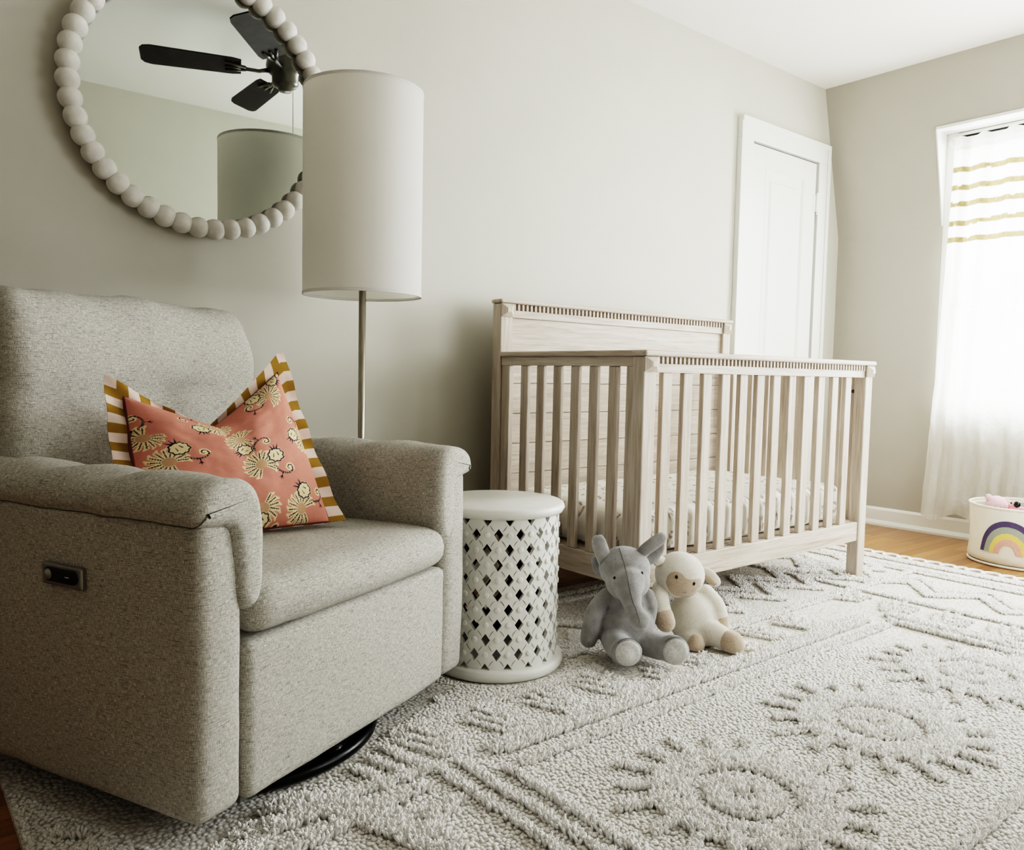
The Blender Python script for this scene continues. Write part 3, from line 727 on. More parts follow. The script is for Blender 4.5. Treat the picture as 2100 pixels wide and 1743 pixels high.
for j in range(rows):
    for i in range(nc):
        a = aoff+da*i; z = zlo+dz*j
        if (i+j) % 2 and 0 < j < rows-1:
            rad = Vector((math.cos(a), math.sin(a), 0)); tg_ = Vector((-math.sin(a), math.cos(a), 0)); V = []; prof = [(.0078, -.001), (.0076, .0022), (.0062, .0032), (.0, .0032)]
            for rr_, hh_ in prof:
                for k in range(16):
                    b = 2*PI*k/16; V.append(rad*(r0*1.0+hh_)+tg_*rr_*math.cos(b)+Vector((0, 0, z+rr_*math.sin(b))))
            knobs.append((Vector((TX, TY, 0))+rad*r0, V, [(p*16+k, p*16+(k+1) % 16, (p+1)*16+(k+1) % 16, (p+1)*16+k) for p in range(3) for k in range(16)]))
        if (i+j) % 2 == 0 and j < rows-1:
            for sg in (-1, 1):
                pts = []
                for t_ in np.linspace(.26, .66, 6):
                    bow = .05*math.sin((t_-.26)/.4*PI)*(1 if (j % 2) else -1)
                    pts.append(cyl(a+sg*da*(t_+bow*.5+.08), z+dz*(t_-bow*.5-.02), r0+.0002))
                gv.tube(pts, [.0003, .0006, .0008, .0008, .0006, .0003], 6)
knobs.sort(key=lambda q: (q[0]-Vector(CAM)).length)
for _, V, F in knobs[:100]: MB().add(V, F).build('knob', M['table'], ld, True)
rest = MB()
for _, V, F in knobs[100:]: rest.add(V, F)
tag(rest.build('knob', M['table'], ld, True), kind='stuff')
bpy.context.view_layer.update(); ev = ld.evaluated_get(bpy.context.evaluated_depsgraph_get()); me2 = bpy.data.meshes.new_from_object(ev)
bm = bmesh.new(); bm.from_mesh(me2); vs = [bm.verts.new(v) for v in gv.V]
for f in gv.F: bm.faces.new([vs[i] for i in f]).material_index = 1
bm.to_mesh(me2); bm.free(); ld.modifiers.clear(); ld.data = me2

# ------------------------------------------------------------------ floor lamp
LX, LY = -3.292, -.37
lamp = empty('floor_lamp', 'slim nickel floor lamp with tall white drum shade behind the recliner', 'lamp', (LX, LY, 0))
MB().lathe([(0, .0), (.13, .0), (.135, .004), (.135, .012), (.12, .018), (.02, .022), (0, .022)], 64, (0, 0, RZ+.001)).build('base', M['steel'], lamp, True)
MB().tube([(0, 0, .03), (0, 0, 1.06)], .0105, 20).build('pole', M['steel'], lamp, True)
MB().tube([(0, 0, 1.058), (0, 0, 1.10)], .013, 20).tube([(0, 0, 1.10), (0, 0, 1.16)], .02, 20).build('socket', M['black_plastic'], lamp, True)
SZ0, SZ1, SR = 1.025, 1.608, .1705
sd = MB().lathe([(SR, SZ0), (SR, SZ1), (SR-.0025, SZ1), (SR-.0025, SZ0), (SR, SZ0)], 96).build('lamp_shade', M['shade'], lamp, True)
es = sd.modifiers.new('es', 'EDGE_SPLIT'); es.split_angle = 1.0
for z in (SZ0, SZ1-.008): MB().lathe([(SR+.0006, z), (SR+.0012, z+.004), (SR+.0006, z+.008), (SR-.003, z+.008), (SR-.003, z), (SR+.0006, z)], 96).build('trim_band', M['shade'], sd, True)
sp = MB()
for k in range(3):
    a = .5+2*PI*k/3; sp.tube([(0, 0, 1.10), (SR*.98*math.cos(a), SR*.98*math.sin(a), 1.06)], .0018, 8)
sp.build('spider', M['steel'], sd, True)
bu = MB().lathe([(0, 1.16), (.014, 1.165), (.016, 1.185), (.028, 1.22), (.03, 1.245), (.022, 1.268), (0, 1.276)], 24).build('bulb', M['shade'], lamp, True)

# ------------------------------------------------------------------ beaded mirror
MXc, MZc, MR = -3.625, 1.585, .366
mir = empty('round_mirror', 'round wall mirror framed by chunky white beads above the recliner', 'mirror', (MXc, -.004, MZc))
V = [(0, -.016, 0)]+[(.352*math.cos(2*PI*k/96), -.016, .352*math.sin(2*PI*k/96)) for k in range(96)]
MB().add(V, [(0, 1+(k+1) % 96, 1+k) for k in range(96)]).build('mirror_glass', M['mirror'], mir)
bk = MB().lathe([(0, 0), (.345, 0), (.372, .002), (.372, .012), (.30, .0145), (0, .0145)], 96); bk.V = [(v[0], -v[2], v[1]) for v in bk.V]; bk.build('backing', M['dark_back'], mir, True)
Vs, Fs = ellipsoid((0, 0, 0), (.0312, .030, .0312), None, 24, 14)
proto = None
for k in range(48):
    a = math.radians(3.1+7.5*k)
    if proto is None:
        proto = MB().add(Vs, Fs).build('bead', M['bead'], mir, True); b = proto
    else:
        b = proto.copy(); C.objects.link(b); b.parent = mir
    b.location = (MR*math.cos(a), -.031, MR*math.sin(a)); b.rotation_euler = (random.uniform(0, 6), random.uniform(0, 6), random.uniform(0, 6))

# ------------------------------------------------------------------ ceiling fan seen in the mirror
FX, FY, FZ = -2.825, -1.315, 2.225
fan = empty('ceiling_fan', 'dark ceiling fan with brown blades and gunmetal motor, seen in the mirror', 'ceiling fan', (FX, FY, FZ))
MB().lathe([(0, .2055), (.07, .2055), (.075, .19), (.05, .16), (.018, .145), (.018, .09), (.06, .085), (.085, .06), (.09, .02), (.08, -.005), (.062, -.02), (.062, -.055), (.05, -.07), (.035, -.075), (.03, -.09), (0, -.092)], 48).build('motor', M['fan_metal'], fan, True)
for k in range(5):
    a = math.radians(200+72*k); Rm = Matrix.Rotation(a, 4, 'Z') @ Matrix.Rotation(math.radians(-15), 4, 'X')
    out = [(.20, -.052), (.24, -.06), (.59, -.068), (.62, -.06), (.635, -.04), (.635, .04), (.62, .06), (.59, .068), (.24, .06), (.20, .052)]
    V = [Rm @ Vector((x, y, .002)) for x, y in out]+[Rm @ Vector((x, y, -.005)) for x, y in out]; n = len(out)
    b = MB().add(V, [tuple(range(n)), tuple(range(2*n-1, n-1, -1))]+[(i, n+i, n+(i+1) % n, (i+1) % n) for i in range(n)]).build('blade', M['fan_blade'], fan)
    ir = MB(); ir.tube([Rm @ Vector((x, 0, z)) for x, z in ((.07, 0), (.12, -.012), (.17, -.010), (.2, -.008))], [.014, .009, .009, .012], 8)
    for yy_ in (-.03, 0, .03): ir.tube([Rm @ Vector((.18, yy_*.3, -.009)), Rm @ Vector((.27, yy_, -.009))], [.008, .006], 8)
    ir.build('blade_iron', M['fan_metal'], b, True)
MB().tube([(.03, .02, -.07), (.03, .02, -.46)], .0014, 6).build('pull_chain', M['fan_metal'], fan)

# ------------------------------------------------------------------ plush toys
def join(name, shapes, mat, parent, voxel=.0045, it=5):
    mb = MB()
    for V, F in shapes: mb.add([Vector((v[0], v[1], max(v[2], RZ+.004)))-parent.location for v in V], F)
    return remeshed(mb.build(name, mat, parent, True), voxel, it)
def L_(pts, rad, seg=16): 
    P, R = limb([tuple(p) for p in pts], rad); return tube_np(P, R, seg)
def basis(fwd_tilt=0., roll=0.):
    r = Vector((_cy, -_sy, 0)); f = Vector((-_sy, -_cy, 0)); u = Vector((0, 0, 1)); m = Matrix((r, f, u)).transposed()   # columns right, toward viewer, up
    return (m.to_4x4() @ Matrix.Rotation(roll, 4, 'Y') @ Matrix.Rotation(fwd_tilt, 4, 'X')).to_3x3()
B0 = basis()
# elephant
ele = empty('plush_elephant', 'grey plush elephant sitting on the rug against the crib leg', 'stuffed toy', at(1285, 1345, 2.25)); ele.location.z = RZ+.001
db = 2.27
join('body', [ellipsoid(at(1287, 1288, db), (.078, .066, .082), basis(-.15)), ellipsoid(at(1287, 1245, db+.01), (.060, .052, .07), basis(-.1)),
              L_([at(1262, 1308, db-.02), at(1268, 1325, db-.08), at(1279, 1336, db-.125)], [.043, .038, .034]),
              L_([at(1318, 1312, db-.02), at(1350, 1325, db-.05), at(1376, 1330, db-.085)], [.040, .037, .034]),
              ellipsoid(at(1284, 1338, db-.125), (.044, .022, .046), basis(-.35)), ellipsoid(at(1381, 1332, db-.09), (.044, .024, .045), basis(-.25) @ Matrix.Rotation(.35, 3, 'Z')),
              L_([at(1243, 1220, db+.0), at(1222, 1250, db-.01), at(1212, 1290, db-.02), at(1207, 1311, db-.025)], [.021, .025, .027, .024]),
              L_([at(1328, 1220, db+.0), at(1334, 1240, db+.0), at(1330, 1268, db+.0)], [.020, .021, .021])], M['ele'], ele)
eh = join('head', [ellipsoid(at(1281, 1165, db-.03), (.073, .068, .062), basis(.0, .06)), ellipsoid(at(1287, 1192, db-.055), (.063, .05, .055), B0),
                   L_([at(1288, 1195, db-.085), at(1293, 1222, db-.115), at(1298, 1244, db-.125), at(1306, 1262, db-.13), at(1313, 1270, db-.135)], [.047, .032, .0245, .025, .026])], M['ele'], ele)
ear = MB()
def flap(pts, wid, th, up):
    P = spline([tuple(p) for p in pts], 6); V = []; F = []; m = 14; n = len(P); up = Vector(up).normalized()
    for i, p in enumerate(P):
        p = Vector(p); t_ = (Vector(P[min(i+1, n-1)])-Vector(P[max(i-1, 0)])).normalized(); w = up.cross(t_).normalized(); nn = t_.cross(w)
        f_ = i/(n-1); ww = np.interp(f_, np.linspace(0, 1, len(wid)), wid); 
        for k in range(m): a = 2*PI*k/m; V.append(p+w*ww*math.cos(a)+nn*th*(ww/max(wid))*math.sin(a))
    for i in range(n-1):
        for k in range(m): F.append((i*m+k, i*m+(k+1) % m, (i+1)*m+(k+1) % m, (i+1)*m+k))
    F.append(tuple(range(m-1, -1, -1))); F.append(tuple((n-1)*m+k for k in range(m))); return V, F
vf = Vector((-_sy, -_cy, 0))
join('ear', [flap([at(1246, 1168, db-.03), at(1238, 1142, db-.045), at(1229, 1115, db-.05), at(1226, 1097, db-.045)], [.012, .021, .022, .021, .012], .012, vf), flap([at(1240, 1178, db-.0), at(1226, 1165, db+.01), at(1219, 1140, db+.01)], [.012, .018, .012], .008, vf)], M['ele'], ele, .0035, 4)
join('ear', [flap([at(1308, 1138, db-.04), at(1330, 1122, db-.05), at(1352, 1106, db-.05), at(1365, 1099, db-.045)], [.014, .018, .019, .018, .010], .012, vf), flap([at(1318, 1155, db-.01), at(1337, 1146, db+.0), at(1352, 1128, db+.0), at(1358, 1112, db-.01)], [.010, .016, .014, .009], .008, vf)], M['ele'], ele, .0035, 4)
from mathutils.bvhtree import BVHTree
def surf_of(o):
    bpy.context.view_layer.update(); ev = o.evaluated_get(bpy.context.evaluated_depsgraph_get()); me = ev.to_mesh(); mw = o.matrix_world
    t_ = BVHTree.FromPolygons([mw @ v.co for v in me.vertices], [tuple(p.vertices) for p in me.polygons]); ev.to_mesh_clear(); return t_
def onto(bvh, u, v, lift=0.):       # the point of a toy's surface seen at a measured spot, and its normal
    o = Vector(CAM); d = (at(u, v, 1)-o).normalized(); h, n, _, _ = bvh.ray_cast(o, d)
    if h is None: h, n, _, _ = bvh.find_nearest(at(u, v, 2.3))
    if n.dot(d) > 0: n = -n
    return h+n*lift, n
def blob(name, bvh, u, v, r, mat, parent, lift=0.):
    p, n = onto(bvh, u, v, lift); q = n.to_track_quat('Z', 'Y').to_matrix(); V, F = ellipsoid(p-parent.location, r, q, 20, 12)
    return MB().add(V, F).build(name, mat, parent, True)
def patch(name, bvh, outline, mat, parent, lift, rings=9):
    c = np.mean(np.array(outline), 0); O = spline([tuple(p) for p in outline]+[outline[0]], 5)[:-1]; n = len(O); V = [onto(bvh, c[0], c[1], lift)[0]-parent.location]; F = []
    for r in range(1, rings+1):
        f = r/rings
        for p in O: q = c+(p-c)*f; V.append(onto(bvh, q[0], q[1], lift*(1 if r < rings else -.6))[0]-parent.location)
    F += [(0, 1+k, 1+(k+1) % n) for k in range(n)]
    for r in range(rings-1): F += [(1+r*n+k, 1+(r+1)*n+k, 1+(r+1)*n+(k+1) % n, 1+r*n+(k+1) % n) for k in range(n)]
    return MB().add(V, F).build(name, mat, parent, True)
eb = [o for o in ele.children if o.name.startswith('body')][0]; sh_, sb_ = surf_of(eh), surf_of(eb)
for u, v in ((1260.6, 1185), (1316.5, 1175)): blob('eye', sh_, u, v, (.0042, .0042, .003), M['eye'], ele, .001)
for (cu_, cv_) in ((1288, 1340), (1386, 1337)):
    pt_ = [(cu_+27*math.cos(a), cv_+28*math.sin(a)) for a in np.linspace(0, 2*PI, 13)[:-1]]
    patch('foot_pad', sb_, pt_, M['ele_pad'], ele, .0022)['label'] = 'pale smooth sole'
    rg = [onto(sb_, cu_+29.5*math.cos(a), cv_+30.5*math.sin(a), .0004)[0]-ele.location for a in np.linspace(-2.4, 2.2, 26)]
    MB().tube(rg, .0009, 6).build('sole_seam', M['thread'], ele, True)
st = spline([(1270, 1124), (1276, 1142), (1282, 1162), (1287, 1186), (1292, 1210), (1298, 1234), (1303, 1246), (1308, 1262), (1312, 1276)], 5)
MB().tube([onto(sh_, p[0], p[1], .0003)[0]-ele.location for p in st], .0010, 6).build('nose_seam', M['thread'], ele, True)
# lamb
lam = empty('plush_lamb', 'cream plush lamb with tan face and paws leaning on the grey elephant', 'stuffed toy', at(1430, 1320, 2.38)); lam.location.z = RZ+.001
dl = 2.41
join('body', [ellipsoid(at(1420, 1268, dl), (.072, .062, .085), basis(-.1, -.25)), ellipsoid(at(1434, 1296, dl-.005), (.072, .062, .058), basis(-.1, -.3)),
              L_([at(1446, 1292, dl-.03), at(1470, 1302, dl-.055), at(1488, 1312, dl-.075)], [.040, .036, .032]),
              L_([at(1412, 1306, dl-.03), at(1423, 1316, dl-.05)], [.034, .032]),
              L_([at(1356, 1206, dl-.05), at(1352, 1232, dl-.085), at(1358, 1256, dl-.105)], [.026, .029, .028]),
              L_([at(1448, 1214, dl+.0), at(1468, 1240, dl-.005), at(1476, 1262, dl-.01)], [.024, .026, .025])], M['lamb'], lam)
lh = join('head', [ellipsoid(at(1394, 1178, dl-.05), (.074, .066, .068), basis(.1, .12))], M['lamb'], lam); lh_ = surf_of(lh)
fo = [(1065, 590), (1080, 535), (1112, 498), (1160, 486), (1212, 499), (1245, 532), (1280, 554), (1330, 558), (1375, 548), (1398, 560), (1400, 605), (1375, 665), (1310, 718), (1240, 735), (1160, 715), (1100, 668)]
patch('face', lh_, [(1120+a/4.375, 1060+b/4.375) for a, b in fo], M['tan'], lam, .0016)['label'] = 'tan face patch'
for nm, sh, mt_ in (('ear', [L_([at(1362, 1150, dl-.055), at(1352, 1150, dl-.07), at(1346, 1156, dl-.075)], [.012, .014, .008])], 'lamb'),
                    ('ear', [flap([at(1438, 1168, dl-.04), at(1452, 1178, dl-.05), at(1466, 1192, dl-.055), at(1474, 1201, dl-.055)], [.009, .018, .019, .017, .008], .010, vf)], 'lamb')):
    join(nm, sh, M[mt_], lam, .0035, 3)
V, F = flap([at(1446, 1181, dl-.058), at(1456, 1190, dl-.064), at(1468, 1199, dl-.067)], [.004, .010, .009, .004], .004, vf); MB().add([v-lam.location for v in V], F).build('ear_lining', M['tan'], lam, True)
join('paw', [L_([at(1360, 1262, dl-.108), at(1365, 1276, dl-.116)], [.0295, .0285])], M['tan'], lam, .0035, 3)
join('paw', [L_([at(1477, 1268, dl-.01), at(1479, 1282, dl-.01)], [.0255, .0235])], M['tan'], lam, .0035, 3)
join('paw', [L_([at(1496, 1315, dl-.085), at(1504, 1319, dl-.095)], [.0335, .0325])], M['tan'], lam, .0035, 3)
join('paw', [ellipsoid(at(1427, 1323, dl-.07), (.026, .03, .034), basis(-.2) @ Matrix.Rotation(.5, 3, 'Z'))], M['tan'], lam, .0035, 3)
for u, v in ((1387.5, 1183), (1422.5, 1196.5)): blob('eye', lh_, u, v, (.0042, .0054, .003), M['eye'], lam, .002)
MB().tube([onto(lh_, u, v, .0017)[0]-lam.location for u, v in ((1399, 1212.5), (1401, 1214), (1404, 1214.5), (1407, 1213))], .0009, 6).build('mouth', M['thread'], lam, True)
# ------------------------------------------------------------------ toy basket and what is in it
BX, BY, BH = -.36, -1.16, .267
bas = empty('storage_basket', 'round cream canvas basket with felt rainbow standing under the window', 'basket', (BX, BY, 0))
pr_ = [(0, .012), (.19, .010), (.212, .016), (.219, .028), (.216, .05), (.212, .09), (.213, .16), (.218, .24), (.220, .259)]
MB().lathe(pr_+[(.2165, .259), (.2145, .24), (.209, .16), (.208, .09), (.208, .03), (0, .02)], 96).build('body', M['canvas'], bas, True)
MB().lathe([(.2135, .245), (.2075, .16), (.2068, .10)], 96).build('lining', M['canvas_in'], bas, True)
V = []; F = []
for i in range(96):
    a = 2*PI*i/96
    for k in range(10): b = 2*PI*k/10; V.append(((.2185+.0055*math.cos(b))*math.cos(a), (.2185+.0055*math.sin(0)+.0055*math.cos(b)-.0*0)*math.sin(a), .261+.0055*math.sin(b)))
for i in range(96):
    for k in range(10): F.append((i*10+k, (i+1) % 96*10+k, (i+1) % 96*10+(k+1) % 10, i*10+(k+1) % 10))
MB().add(V, F).build('rim', M['canvas'], bas, True)
V = []; F = []
for i in range(96):
    a = 2*PI*i/96
    for k in range(8): b = 2*PI*k/8; V.append(((.214+.006*math.cos(b))*math.cos(a), (.214+.006*math.cos(b))*math.sin(a), .0075+.006*math.sin(b)))
for i in range(96):
    for k in range(8): F.append((i*8+k, (i+1) % 96*8+k, (i+1) % 96*8+(k+1) % 8, i*8+(k+1) % 8))
MB().add(V, F).build('bottom_piping', M['canvas'], bas, True)
rbw = MB(); fa = math.atan2(CAM[1]-BY, CAM[0]-BX)-.265; z0r = .064
def bsk(s_, z): a = fa+s_/.2135; rr_ = np.interp(z, [.05, .09, .16, .24], [.2165, .2125, .2135, .2185])+.0016; return (rr_*math.cos(a), rr_*math.sin(a), z)
for mi, (ra, rb_) in enumerate(((.130, .108), (.108, .082), (.082, .060), (.060, .036))):
    n = 36; V = []
    for i in range(n+1):
        t_ = PI*i/n
        V += [bsk(-ra*math.cos(t_)*.92, z0r+1.12*ra*math.sin(t_)), bsk(-rb_*math.cos(t_)*.92, z0r+1.12*rb_*math.sin(t_))]
    rbw.add(V, [(2*i, 2*i+1, 2*i+3, 2*i+2) for i in range(n)], mi)
ro = rbw.build('rainbow_patch', [M['indigo'], M['sage'], M['yellow'], M['blush']], bas, False); ro['label'] = 'felt rainbow in indigo, sage, yellow and blush'
so = ro.modifiers.new('solid', 'SOLIDIFY'); so.thickness = .003; so.offset = 0
DBk = 3.60
bear = empty('plush_bear', 'fluffy pink plush toy peeking over the basket rim', 'stuffed toy', at(2046, 1040, DBk-.02))
join('head', [ellipsoid(at(2043, 1036, DBk-.02), (.048, .042, .044), B0), ellipsoid(at(2046, 1062, DBk), (.055, .05, .045), B0)], M['pink'], bear, .006, 3)
join('ear', [ellipsoid(at(2027, 1019, DBk-.02), (.015, .011, .015), B0)], M['pink'], bear, .004, 2); join('ear', [ellipsoid(at(2064, 1029, DBk-.02), (.016, .011, .017), B0)], M['pink'], bear, .004, 2)
for u, v in ((2039.5, 1040), (2051.5, 1042)):
    Vv, Ff = ellipsoid(at(u, v, DBk-.062)-bear.location, (.007, .005, .004), None, 10, 6); MB().add(Vv, Ff).build('eye', M['eye'], bear, True)
flam = empty('plush_flamingo', 'rose pink plush toy with black beak tip in the basket', 'stuffed toy', at(2080, 1040, DBk+.0))
join('head', [ellipsoid(at(2078, 1041, DBk-.095), (.023, .022, .022), B0), ellipsoid(at(2086, 1062, DBk-.075), (.032, .026, .032), B0)], M['rose'], flam, .005, 3)
Vv, Ff = ellipsoid(at(2086, 1034.5, DBk-.115)-flam.location, (.014, .013, .015), None, 16, 10); MB().add(Vv, Ff).build('beak_tip', M['eye'], flam, True)['label'] = 'black beak tip'
Vv, Ff = ellipsoid(at(2074, 1031.5, DBk-.115)-flam.location, (.004, .004, .004), None, 10, 6); MB().add(Vv, Ff).build('eye', M['eye'], flam, True)
join('wing', [ellipsoid(at(2094, 1044, DBk-.10), (.03, .012, .010), B0)], M['rose'], flam, .004, 2)

# ------------------------------------------------------------------ rug
RZ = .012; RX0, RX1, RY0, RY1 = -4.245, -.80, -2.74, -.31
rug = empty('rug', 'large ivory rug with raised shaggy flower and leaf pattern and knotted fringe', 'rug', (0, 0, 0))
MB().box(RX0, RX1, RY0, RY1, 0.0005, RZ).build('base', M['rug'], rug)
segs = []       # x0,y0,x1,y1,halfwidth,height
def seg(a, b, w, h=.020): segs.append((a[0], a[1], b[0], b[1], w, h))
def poly(pts, w, h=.020):
    for a, b in zip(pts[:-1], pts[1:]): seg(a, b, w, h)
YC = -1.61; XC = -2.62
def my(y): return 2*YC - y
def mx(x): return -5.28 - x                     # left border mirrors the right one about the field
for f in (lambda y: y, my):
    seg((-3.40, f(-1.19)), (-1.86, f(-1.19)), .023); seg((-3.40, f(-1.272)), (-1.86, f(-1.272)), .0085, .017)
    seg((-4.2, f(-.995)), (-1.05, f(-.945)) if 0 else (-1.05, f(-.975)), .012, .013)
    seg((-4.2, f(-.40)), (-1.0, f(-.40)), .013, .013); seg((-4.2, f(-.455)), (-1.0, f(-.455)), .013, .013)
    for k in range(-3, 13):                   # zigzag along the long border
        x = -3.75+.25*k
        if -4.1 < x < -1.05: poly([(x, f(-.60)), (x+.125, f(-.76)), (x+.25, f(-.60))], .02, .014); poly([(x, f(-.73)), (x+.125, f(-.89)), (x+.25, f(-.73))], .02, .014)
def leaf(bot, top, wl, wr_, n=3, w=.0045):
    b = np.array(bot); a = np.array(top)-b; 
    for k in range(n):
        p = b+a*(k*.33); s_ = 1-.22*k
        poly([tuple(p+np.array(wl)*s_), tuple(p), tuple(p+np.array(wr_)*s_)], w, .017)
for f in (lambda y: y, my):
    sg = 1 if f(0) == 0 else -1
    for k in range(0, 9):
        x = -3.515+.176*k
        leaf((x, f(-1.157)), (x+.05, f(-1.157)+.15*sg), (-.045, .115*sg), (.072, .038*sg))
for fx in (lambda x: x, mx):
    sg = 1 if fx(0) == 0 else -1
    a, b, cc_ = fx(-1.815), fx(-1.745), fx(-1.505)
    if sg > 0: seg((a, -1.26), (a, -1.96), .012); seg((b, -1.23), (b, -2.0), .021); seg((cc_, -.50), (cc_, -2.7), .012, .014)
    for e in (-.985, -1.035, -.885): seg((fx(e), RY1-.02), (fx(e), RY0+.02), .013, .012)
    z = []; y = -.42; i = 0
    while y > RY0: z.append((fx(-1.215 if i % 2 else -1.365), y)); y -= .128; i += 1
    poly(z, .022, .013); poly([(p[0]+.075*-sg if 0 else p[0]+.09*sg, p[1]) for p in z], .016, .012)
    for k in range(9 if sg > 0 else 0):      # leaves of the short borders
        y = -1.0-.175*k
        leaf((fx(-1.70), y), (fx(-1.56), y-.05), (.11*sg, .045), (.04*sg, -.075))
# thick corner ridges left of the field and arrow shapes beside them
for x, dx in ((-3.56, .02), (-3.51, .03), (-3.448, .008)): seg((x, -1.185 if x < -3.5 else -1.27), (x+dx, -1.95), .0065)
for k in range(3):
    o = -.062*k
    poly([(-3.605+o*.85, -1.035+k*.004), (-3.577+o*.72, -1.185), (-3.735+o*.7, -1.168+o*.02)], .0075, .020)
poly([(-3.90, -1.10), (-3.83, -1.15), (-3.77, -1.22), (-3.73, -1.32), (-3.70, -1.42)], .030, .021)
poly([(-3.90, -1.19), (-3.82, -1.19)], .018); poly([(-3.90, -1.27), (-3.78, -1.25)], .018)
for (a, b) in (((-3.745, -1.243), (-3.62, -1.235)), ((-3.76, -1.28), (-3.65, -1.315)), ((-3.70, -1.36), (-3.60, -1.31))): seg(a, b, .012)
for k in range(6):
    y = -1.43-.1*k; poly([(-4.15, y), (-3.9, y-.07), (-3.68, y)], .012)
for k in range(4): poly([(-4.2, -.75-.12*k), (-4.05, -.82-.12*k), (-3.92, -.75-.12*k)], .012)
def flower(cx, cy):
    seg((cx, cy), (cx, cy), .011, .022)
    n = 18
    for k in range(40):
        a = 2*PI*k/40; a2 = 2*PI*(k+1)/40
        segs.append((cx+.052*math.cos(a), cy+.052*math.sin(a), cx+.052*math.cos(a2), cy+.052*math.sin(a2), .024, .019))
        segs.append((cx+.140*math.cos(a), cy+.140*math.sin(a), cx+.140*math.cos(a2), cy+.140*math.sin(a2), .034, .019))
    for k in range(n):
        a = 2*PI*(k+.5)/n; L = .245 if k % 2 else .225
        segs.append((cx+.15*math.cos(a), cy+.15*math.sin(a), cx+L*math.cos(a+.06), cy+L*math.sin(a+.06), .0095, .018))
for x in (-3.152, -2.632, -2.10): flower(x, -1.622)
SP = .0074
gx = np.arange(RX0+.01, RX1-.01, SP); gy = np.arange(RY0+.01, RY1-.01, SP)
GX, GY = np.meshgrid(gx, gy, indexing='ij'); hh = np.zeros_like(GX)
for (x0, y0, x1, y1, w, h) in segs:
    i0, i1 = np.searchsorted(gx, (min(x0, x1)-w-.01, max(x0, x1)+w+.01)); j0, j1 = np.searchsorted(gy, (min(y0, y1)-w-.01, max(y0, y1)+w+.01))
    if i1 <= i0 or j1 <= j0: continue
    X = GX[i0:i1, j0:j1]; Y = GY[i0:i1, j0:j1]; dx, dy = x1-x0, y1-y0; L = dx*dx+dy*dy
    t_ = np.clip(((X-x0)*dx+(Y-y0)*dy)/L, 0, 1) if L > 0 else 0
    d = np.hypot(X-x0-t_*dx, Y-y0-t_*dy)
    hh[i0:i1, j0:j1] = np.maximum(hh[i0:i1, j0:j1], np.where(d < w, h, 0))
cxv = np.array([.911, .412])/math.hypot(.911, .412); cyv = np.array([-cxv[1], cxv[0]])
def clear(cx, cy, r): hh[np.hypot(GX-cx, GY-cy) < r] = 0
clear(-3.08, -.76, .206)
rc = CH + cxv*(-.03) + cyv*.31; clear(rc[0], rc[1], .335)
lx = (GX-CH[0])*cxv[0]+(GY-CH[1])*cxv[1]; ly = (GX-CH[0])*cyv[0]+(GY-CH[1])*cyv[1]
inch = (np.abs(lx) < .45) & (ly > .02) & (ly < .85); hh[inch] = 0
hh[inch & (ly > .12) & (np.abs(lx) < .36)] = 0
for cx, cy in ((-2.611, -.86), (-1.296, -.86)): hh[(np.abs(GX-cx) < .045) & (np.abs(GY-cy) < .045)] = 0
bpy.context.view_layer.update(); foot = np.zeros(GX.shape, bool); dg_ = bpy.context.evaluated_depsgraph_get()
for toy in (ele, lam):
    for ch in toy.children:
        ev = ch.evaluated_get(dg_); me_ = ev.to_mesh(); co = np.empty(len(me_.vertices)*3, np.float32); me_.vertices.foreach_get('co', co); ev.to_mesh_clear()
        co = co.reshape(-1, 3)+np.array(toy.location); co = co[co[:, 2] < .055]
        for q in np.unique((co[:, :2]/.004).round().astype(int), axis=0)*.004:
            i0, i1 = np.searchsorted(gx, (q[0]-.016, q[0]+.016)); j0, j1 = np.searchsorted(gy, (q[1]-.016, q[1]+.016)); foot[i0:i1, j0:j1] = True
hh[foot] = 0
